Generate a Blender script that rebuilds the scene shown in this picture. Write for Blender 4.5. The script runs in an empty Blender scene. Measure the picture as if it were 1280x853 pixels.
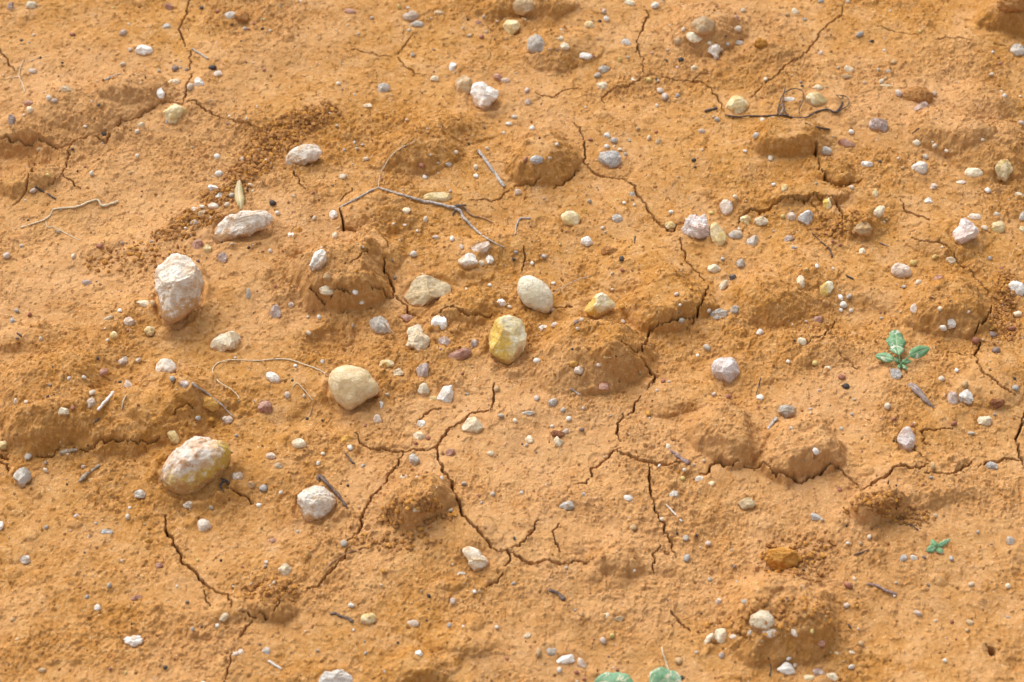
import bpy, math, random
import numpy as np
from mathutils import Vector, Matrix, noise as mnoise

# ------------------------------------------------------------------ camera
S = bpy.context.scene
COL = S.collection
PITCH = math.radians(50.0); DIST = 1.75
FPX = 2240.0                                  # focal length in photo pixels
CAM = Vector((0.0, -DIST*math.cos(PITCH), DIST*math.sin(PITCH)))
cd = bpy.data.cameras.new('camera'); cam = bpy.data.objects.new('camera', cd); COL.objects.link(cam)
cam.location = CAM; cam.rotation_euler = (math.pi/2-PITCH, 0, 0)
cd.sensor_width = 36.0; cd.lens = 36.0*FPX/1280.0
cd.clip_start = 0.05; cd.clip_end = 2000
cd.dof.use_dof = True; cd.dof.focus_distance = DIST-0.01; cd.dof.aperture_fstop = 6.3
S.camera = cam
# ------------------------------------------------------------------ light
SUN_EL = math.radians(46); SUN_AZ = math.radians(-32)   # azimuth from +Y towards +X
w = bpy.data.worlds.new('World'); S.world = w; w.use_nodes = True
nt = w.node_tree; bg = nt.nodes['Background']
sky = nt.nodes.new('ShaderNodeTexSky'); sky.sky_type = 'NISHITA'; sky.sun_disc = False
sky.sun_elevation = SUN_EL; sky.sun_rotation = SUN_AZ
sky.air_density = 1.0; sky.dust_density = 4.0; sky.ozone_density = 0.6
hs = nt.nodes.new('ShaderNodeHueSaturation'); hs.inputs['Saturation'].default_value = 0.14      # a thin white overcast
nt.links.new(sky.outputs[0], hs.inputs['Color']); nt.links.new(hs.outputs[0], bg.inputs[0]); bg.inputs[1].default_value = 0.13
sd = bpy.data.lights.new('sun', 'SUN'); sun = bpy.data.objects.new('sun', sd); COL.objects.link(sun)
sd.energy = 1.2; sd.angle = math.radians(50); sd.color = (1.0, 0.96, 0.90)
dirv = Vector((math.sin(SUN_AZ)*math.cos(SUN_EL), math.cos(SUN_AZ)*math.cos(SUN_EL), math.sin(SUN_EL)))
sun.rotation_euler = dirv.to_track_quat('Z', 'Y').to_euler()
vs = S.view_settings
vs.view_transform = 'Standard'; vs.look = 'None'; vs.exposure = 0.68; vs.gamma = 1.0; vs.use_curve_mapping = False

R = random.Random(7)
rng = np.random.default_rng(11)
CP, SP = math.cos(PITCH), math.sin(PITCH)
U = Vector((1, 0, 0)); V = Vector((0, SP, CP)); F = Vector((0, CP, -SP))    # right, up, forward of the viewing direction
MM = DIST/FPX                                # metres per photo pixel in the middle

def ray(px, py):
    return (F + U*((px-640)/FPX) + V*((426.5-py)/FPX))
def plane_pt(px, py, z=0.0):
    d = ray(px, py); t = (z-CAM.z)/d.z
    return CAM + d*t
def scale_at(p):                             # metres per photo pixel at a world point
    return (p-CAM).dot(F)/FPX

# ------------------------------------------------------------------ noise
_perm = rng.permutation(512); _perm = np.concatenate([_perm, _perm, _perm])
_ga = rng.random(512)*2*np.pi; _gx = np.cos(_ga); _gy = np.sin(_ga)
def pn(x, y, seed=0):
    x = x+seed*17.31; y = y-seed*9.73
    xi = np.floor(x).astype(np.int64); yi = np.floor(y).astype(np.int64)
    xf = x-xi; yf = y-yi; xi &= 511; yi &= 511
    u = xf*xf*xf*(xf*(xf*6-15)+10); v = yf*yf*yf*(yf*(yf*6-15)+10)
    def g(i, j, dx, dy):
        h = _perm[_perm[(xi+i) & 511]+((yi+j) & 511)]
        return _gx[h]*dx+_gy[h]*dy
    a = g(0, 0, xf, yf); b = g(1, 0, xf-1, yf); c = g(0, 1, xf, yf-1); d = g(1, 1, xf-1, yf-1)
    return ((a+(b-a)*u)*(1-v)+(c+(d-c)*u)*v)*1.5
def sst(a, b, t):
    t = np.clip((t-a)/(b-a), 0, 1); return t*t*(3-2*t)

# ------------------------------------------------------------------ ground height field
def axis(a, b, step, grow=1.06, far=150.0):
    core = list(np.arange(a, b, step)); lo = []; hi = []
    s = step; p = a
    while p > -far: s *= grow; p -= s; lo.append(p)
    s = step; p = core[-1]
    while p < far: s *= grow; p += s; hi.append(p)
    return np.array(lo[::-1]+core+hi)
XS = axis(-0.64, 0.64, 0.00066); YS = axis(-0.40, 0.55, 0.00080)
GX, GY = np.meshgrid(XS, YS)                 # shape (ny, nx)
NEAR = sst(3.0, 0.8, np.sqrt(GX**2+GY**2))
H = np.zeros_like(GX)
H += 0.010*pn(GX*3.2, GY*3.2, 1)*1.0 + 0.05*pn(GX*0.35, GY*0.35, 2)*sst(0.6, 4, np.sqrt(GX**2+GY**2))
H += 0.0045*pn(GX*9, GY*10, 3)
WX = GX+0.008*pn(GX*16, GY*16, 4)+0.0040*pn(GX*45, GY*45, 5)+0.0016*pn(GX*130, GY*130, 8)
WY = GY+0.008*pn(GX*16, GY*16, 6)+0.0040*pn(GX*45, GY*45, 7)+0.0016*pn(GX*130, GY*130, 9)

def window(cx, cy, rx, ry):
    i0, i1 = np.searchsorted(YS, [cy-ry, cy+ry]); j0, j1 = np.searchsorted(XS, [cx-rx, cx+rx])
    return slice(i0, i1+1), slice(j0, j1+1)

# mounds: cx, cy, half width, half height (photo px), height mm, front edge softness, back edge softness
MOUNDS = [
 (110,125,105,46,9,.5,1.0),(40,150,60,30,6,.6,.9),(170,112,55,28,8,.4,.9),(20,205,55,34,-12,.8,.5),
 (30,215,45,22,7,.3,.9),(525,178,62,36,13,.5,.9),(560,150,60,30,8,.6,1.),(500,200,40,22,6,.4,.8),
 (676,185,58,42,15,.4,.9),(700,52,58,34,11,.6,1.),(655,2,70,22,9,.3,.8),(880,28,58,36,15,.5,1.),
 (428,340,66,44,22,.30,.75),(470,308,40,28,9,.5,.8),(572,318,62,44,8,.5,1.),(575,378,50,24,7,.35,.8),(478,262,60,30,8,.5,.9),
 (832,362,62,40,15,.35,1.0),(800,320,70,44,6,.6,1.),(738,428,78,50,20,.55,.65),(775,450,46,26,7,.4,.8),
 (985,172,52,26,14,.30,.8),(1040,215,34,20,7,.35,.8),(1010,242,50,14,6,.3,.7),(1180,160,60,34,12,.4,.9),(1235,180,60,42,11,.4,.9),(1230,125,50,26,7,.5,.9),
 (962,362,52,34,13,.5,.9),(1182,375,64,50,17,.45,.9),(1080,278,34,20,9,.5,.8),(1000,330,60,30,6,.5,1.),
 (905,535,52,42,16,.4,.8),(998,556,58,42,17,.35,.9),(950,520,60,30,6,.6,1.),
 (70,480,88,66,17,.45,.9),(150,520,70,44,12,.4,.9),(222,492,76,44,12,.5,.9),(40,535,60,30,7,.35,.8),(235,500,34,26,7,.5,.8),
 (520,628,52,34,17,.35,.7),(560,660,80,40,4,.6,1.),(420,432,52,26,-8,.6,.6),(400,520,60,26,-4,.6,.6),
 (972,765,72,52,19,.45,.8),(940,745,44,30,7,.5,.8),(1010,790,40,30,6,.5,.8),(1095,632,38,24,14,.30,.7),(340,752,36,22,8,.4,.8),(300,762,40,20,4,.4,.8),
 (790,690,80,30,4,.5,1.),(520,835,60,24,8,.4,.9),(580,800,50,22,5,.5,.9),(1262,14,46,32,17,.4,.8),
 (250,590,80,50,6,.6,.9),(220,370,60,70,5,.6,.9),(1255,400,36,36,-6,.7,.7),(960,62,40,20,5,.4,.9),(1150,600,90,34,5,.35,.9),
 (1060,400,70,40,-5,.6,.6),(700,560,90,60,-4,.6,.6),(860,440,60,40,-4,.6,.6),(330,660,90,50,-3,.6,.6),(1000,430,70,30,5,.5,.9),
 (850,490,60,26,6,.4,.9),(1230,470,60,40,5,.4,.9),(640,300,60,30,5,.6,.9),(170,270,90,50,-6,.7,.7),(130,350,80,50,-4,.7,.7),
 (770,700,40,24,6,.4,.9),(1180,290,60,34,5,.5,.9),(340,110,80,50,-3,.7,.7),(910,90,60,28,4,.5,.9),(30,420,50,26,6,.5,.9),(380,390,40,20,-4,.6,.6),
]
for (cx, cy, rw, rh, hh, ef, eb) in MOUNDS:
    hh *= 1.40; ef = min(1.0, ef*1.35)
    p = plane_pt(cx, cy+(0.45*hh*0.001*CP/MM)); s = scale_at(p)
    rx = rw*s; ry = rh*s/SP
    sl = window(p.x, p.y, rx*1.5, ry*1.5)
    u = (WX[sl]-p.x)/rx; v = (WY[sl]-p.y)/ry
    nf = 7; acc = np.zeros_like(u); a0 = R.random()*6.283            # clods break along flat faces
    for k in range(nf):
        th = a0+6.283*(k+R.uniform(-.3, .3))/nf; ck = R.uniform(.76, 1.0)
        acc += np.clip((u*math.cos(th)+v*math.sin(th))/ck, 0, None)**9
    d = acc**(1/9)*0.93
    e = ef+(eb-ef)*sst(-0.7, 0.6, v)
    g = np.clip((1.06-d)/e, 0, 1); g = 1-(1-g)**1.5; g = g*g*(1.6-0.6*g); kf = 0.16*sst(0.1, -0.5, v)
    g = (1-kf)*g+kf*sst(1.03, 0.95, d)
    H[sl] += hh*0.001*g

def hgt(x, y):
    j = np.clip(np.searchsorted(XS, x)-1, 0, len(XS)-2); i = np.clip(np.searchsorted(YS, y)-1, 0, len(YS)-2)
    fx = (x-XS[j])/(XS[j+1]-XS[j]); fy = (y-YS[i])/(YS[i+1]-YS[i])
    return float((H[i, j]*(1-fx)+H[i, j+1]*fx)*(1-fy)+(H[i+1, j]*(1-fx)+H[i+1, j+1]*fx)*fy)
def hit(px, py, lift=0.0):
    """the ground point seen at a photo pixel (or a point lift above the ground on that ray)"""
    z = 0.0
    for _ in range(14):
        p = plane_pt(px, py, z); z += 0.7*(hgt(p.x, p.y)+lift-z)
    return plane_pt(px, py, z)

# ---- cracks, photo px polylines with width px
CRACKS = [
 (2.4,'237,-6 237,0 233,17 225,35 227,45 232,58'),(2.8,'239,63 238,75 237,87'),(2.8,'241,93 232,110 229,131'),
 (2.6,'206,127 216,129 228,131 240,126 248,132 257,138 270,144 287,150 303,155 320,160 334,165'),
 (3.0,'206,127 195,134 181,138 178,146 165,151 153,152'),(3.4,'151,151 146,160 137,168 132,178 122,173 110,173 92,179 80,184 72,186 57,178 45,174 32,173 16,174 0,171 -8,170'),
 (2.6,'86,185 86,196 80,212 78,218'),(2.4,'41,205 41,213 33,236 27,247 17,258'),(2.2,'77,218 90,228 99,238'),(1.8,'77,218 68,228 60,232'),
 (2.2,'-4,58 0,62 8,75 20,91'),(2.0,'516,45 508,53 498,67'),(2.0,'498,72 506,84 518,90 525,94'),(1.3,'433,66 445,62 460,66 472,70 490,70'),
 (2.8,'804,13 810,19 804,35 797,48'),(2.4,'797,50 798,59 793,65'),(2.4,'796,59 802,70 804,78'),(1.6,'803,82 804,94'),
 (2.2,'668,117 680,120 693,121 706,113 727,110'),(2.6,'754,128 752,122 762,115 785,110 797,102 808,96'),(1.5,'808,96 825,97 848,100'),
 (2.2,'848,99 866,102 876,101 886,110 893,120 902,130 904,142'),(1.8,'866,101 875,94 886,92'),
 (2.2,'1054,9 1053,20 1040,28 1025,40 1020,50 1010,62 1000,73 985,82'),(3.2,'983,81 975,92 968,98'),(2.0,'968,98 958,103 950,112 938,124'),
 (1.4,'1098,34 1120,40 1150,45'),(1.8,'1170,48 1195,48 1214,51'),(1.6,'1243,55 1258,59'),
 (2.0,'716,152 724,162 730,175'),(2.6,'730,175 731,195 730,205 736,212'),(3.0,'722,213 715,220 706,228 692,237'),(2.8,'676,223 664,228 650,232 638,236'),
 (2.0,'637,237 628,246 616,253 605,250 588,251'),(2.8,'734,211 745,219 760,222 765,223'),(1.5,'765,223 780,223'),
 (3.4,'780,224 790,232 797,243 805,253 813,266 822,278 832,285 840,289 848,282 854,280'),(2.8,'849,300 853,312 857,326'),(1.4,'857,326 868,336 882,352'),
 (3.0,'885,358 880,372 874,385 870,394 855,396 842,400 832,404 823,406'),(3.0,'824,406 812,411 809,425 803,436 797,440'),(1.8,'870,394 866,406'),(2.0,'777,426 787,435 797,440'),
 (3.0,'803,448 812,460 818,472 815,480 810,489'),(2.6,'801,496 795,505 793,513 786,520'),(2.8,'780,518 773,530 772,542 776,551'),
 (3.4,'775,560 768,563 760,572 750,580 740,586 738,597'),(1.8,'737,598 734,605 728,606 718,606'),
 (3.4,'768,563 775,568 785,570 797,575 812,577 826,582 838,580 850,578 862,583'),(3.4,'874,591 882,593 888,585 895,577 905,577 915,580 925,577'),
 (2.4,'930,582 938,585 945,587 953,581 960,584'),(3.4,'960,584 970,594 990,597 1001,602 1012,597 1023,590 1034,580 1048,585'),(2.6,'1048,585 1060,597 1070,604 1080,613'),
 (2.6,'1080,613 1090,603 1108,597 1120,585 1128,583 1148,585 1160,579'),(2.0,'1140,562 1152,570 1164,576'),(2.6,'1155,590 1180,593 1195,591 1205,584 1215,577'),(2.6,'1222,583 1240,577 1260,575 1275,576'),
 (3.6,'1282,515 1278,526 1271,549 1275,565 1275,574 1284,590'),(1.8,'812,580 813,592 812,605'),(2.6,'812,592 812,605 814,615 817,628'),(2.2,'817,628 819,640 829,654 832,668 838,678 841,688 846,697'),
 (1.8,'825,682 817,693 817,705 818,717'),(2.4,'618,480 618,500 615,512'),(3.2,'615,512 603,515 590,518 575,530 562,536 555,545 546,560'),
 (3.2,'546,560 548,575 553,590 563,600 568,615 574,630 577,642 585,652 597,662 607,677 615,687 627,691'),(2.6,'627,691 636,689 637,702 630,708'),(1.9,'629,718 622,728 607,735'),
 (3.4,'634,690 645,695 655,702 662,704 678,701 690,704 705,705 715,703'),(2.0,'715,703 727,701 737,703'),(2.0,'640,686 655,676 665,667 670,655 673,649'),
 (2.4,'546,560 530,563 520,565 504,564'),(1.7,'504,564 490,564 468,564 455,557 443,542'),(2.4,'503,566 498,577 490,590 485,600 480,606'),(2.6,'478,608 466,622 455,638 451,655 449,662 436,678'),
 (3.2,'436,686 430,698 427,701 415,712 405,725 395,732 384,736'),(2.4,'362,741 355,742'),(2.2,'351,749 344,760'),(2.6,'336,768 322,771'),(2.0,'314,774 309,784 298,798'),(2.4,'290,816 287,826 288,834'),(1.4,'288,826 279,858'),
 (2.4,'437,690 448,688 462,686'),(3.0,'205,645 209,665 218,682 229,702 240,712 247,720 258,732 270,739'),(2.4,'270,739 283,745 288,752 288,760'),(1.8,'300,764 312,767 320,770'),
 (3.2,'44,572 65,570 75,564'),(3.0,'100,564 115,559 132,552 140,549 155,548'),(2.4,'158,551 168,553 180,551 200,551'),(5.0,'-6,566 2,571 12,574'),(2.0,'-6,572 8,580 12,592'),
 (1.8,'440,235 430,246 427,251'),(3.6,'426,259 427,270 431,288 440,289 452,290'),(2.2,'469,286 478,295 487,309'),
 (4.0,'481,323 480,340 488,352 494,366 493,371'),(3.0,'493,371 503,380 512,392 522,398'),(2.6,'492,371 480,372 460,371'),(2.8,'437,371 424,374 415,380'),(2.4,'385,364 395,372 408,384'),
 (3.0,'562,384 578,389 590,394 605,396 616,395'),(1.6,'560,384 550,391 540,397'),(5.5,'1020,178 1019,192 1025,202 1024,212'),(5.0,'1028,212 1034,226 1045,230 1060,231 1068,228 1077,225'),
 (4.6,'984,252 1000,252 1015,250 1025,245 1034,243'),(4.6,'1036,243 1045,254 1052,266 1058,278'),(4.2,'984,252 972,253 960,263 947,267 937,263 926,272 924,280'),(2.2,'1014,254 1020,262 1025,270'),
 (4.0,'1127,250 1132,265 1145,268 1155,272 1163,275'),(3.6,'1175,303 1184,309 1191,317'),(1.8,'1191,317 1200,330 1215,340 1228,354 1234,368'),(1.6,'1140,298 1155,303 1175,303'),
 (2.8,'1241,383 1236,395 1225,405 1218,418'),(2.8,'1226,425 1222,437 1219,445 1225,460 1240,475 1255,485 1270,497'),(2.0,'1219,445 1205,443 1190,440'),
 (2.0,'283,612 298,615 308,622 318,629'),(1.8,'655,308 657,325 651,340'),(5.5,'366,216 371,222'),(1.8,'371,222 375,230 382,238'),(1.8,'692,386 715,385'),(1.8,'1048,438 1053,444 1060,452 1070,461'),
 (2.4,'921,790 938,800'),(2.0,'1125,650 1136,656'),(2.0,'838,764 850,778 862,788'),(3.0,'1232,808 1244,818'),(3.4,'1236,816 1243,814'),
 (1.5,'1110,600 1120,640'),(1.4,'430,330 445,325 460,312'),(1.5,'1190,535 1150,540 1158,556'),(1.4,'1008,430 1030,420 1044,402'),(1.4,'255,740 262,758'),(1.3,'700,690 690,665 700,655'),
 (1.6,'215,520 225,510 240,506'),(1.5,'520,530 530,520 540,515 552,512'),
]
CRK = np.zeros_like(H)           # carved depth
def stamp_crack(x, y, wm, depth):
    r = wm*0.5+0.0045
    sl = window(x, y, r, r/0.8)
    gx = GX[sl]-x; gy = (GY[sl]-y)*0.8
    d = np.sqrt(gx*gx+gy*gy)
    c = depth*sst(wm*0.5+0.00035, wm*0.5+0.00005, d)
    CRK[sl] = np.maximum(CRK[sl], c)
for k, (wpx, poly) in enumerate(CRACKS):
    pts = [tuple(map(float, q.split(','))) for q in poly.split()]
    pts = [hit(*q) for q in pts]
    L = [0.0]
    for a, b in zip(pts, pts[1:]): L.append(L[-1]+(b-a).length)
    tot = L[-1]; n = max(3, int(tot/0.0007))
    ph = R.random()*100
    for i in range(n+1):
        s = tot*i/n
        m = max(j for j in range(len(L)) if L[j] <= s+1e-9); m = min(m, len(pts)-2)
        p = pts[m].lerp(pts[m+1], (s-L[m])/max(1e-6, L[m+1]-L[m]))
        jx = mnoise.noise((s*160+ph, 0.3, 0))*0.0026+mnoise.noise((s*480+ph, 5.3, 0))*0.0010
        jy = mnoise.noise((s*150+ph, 9.3, 0))*0.0028+mnoise.noise((s*460+ph, 15.3, 0))*0.0011
        wv = 0.95+0.95*mnoise.noise((s*90+ph, 21.0, 0))+0.5*mnoise.noise((s*330+ph, 27.0, 0))
        end = min(1.0, min(s, tot-s)/0.018+0.25)
        wm = max(0.0003, wpx*MM*0.54*wv*end)
        dep = 0.012+0.028*min(1.0, wm/0.0013)
        stamp_crack(p.x+jx, p.y+jy, wm, dep)
HBASE = H.copy()

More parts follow.
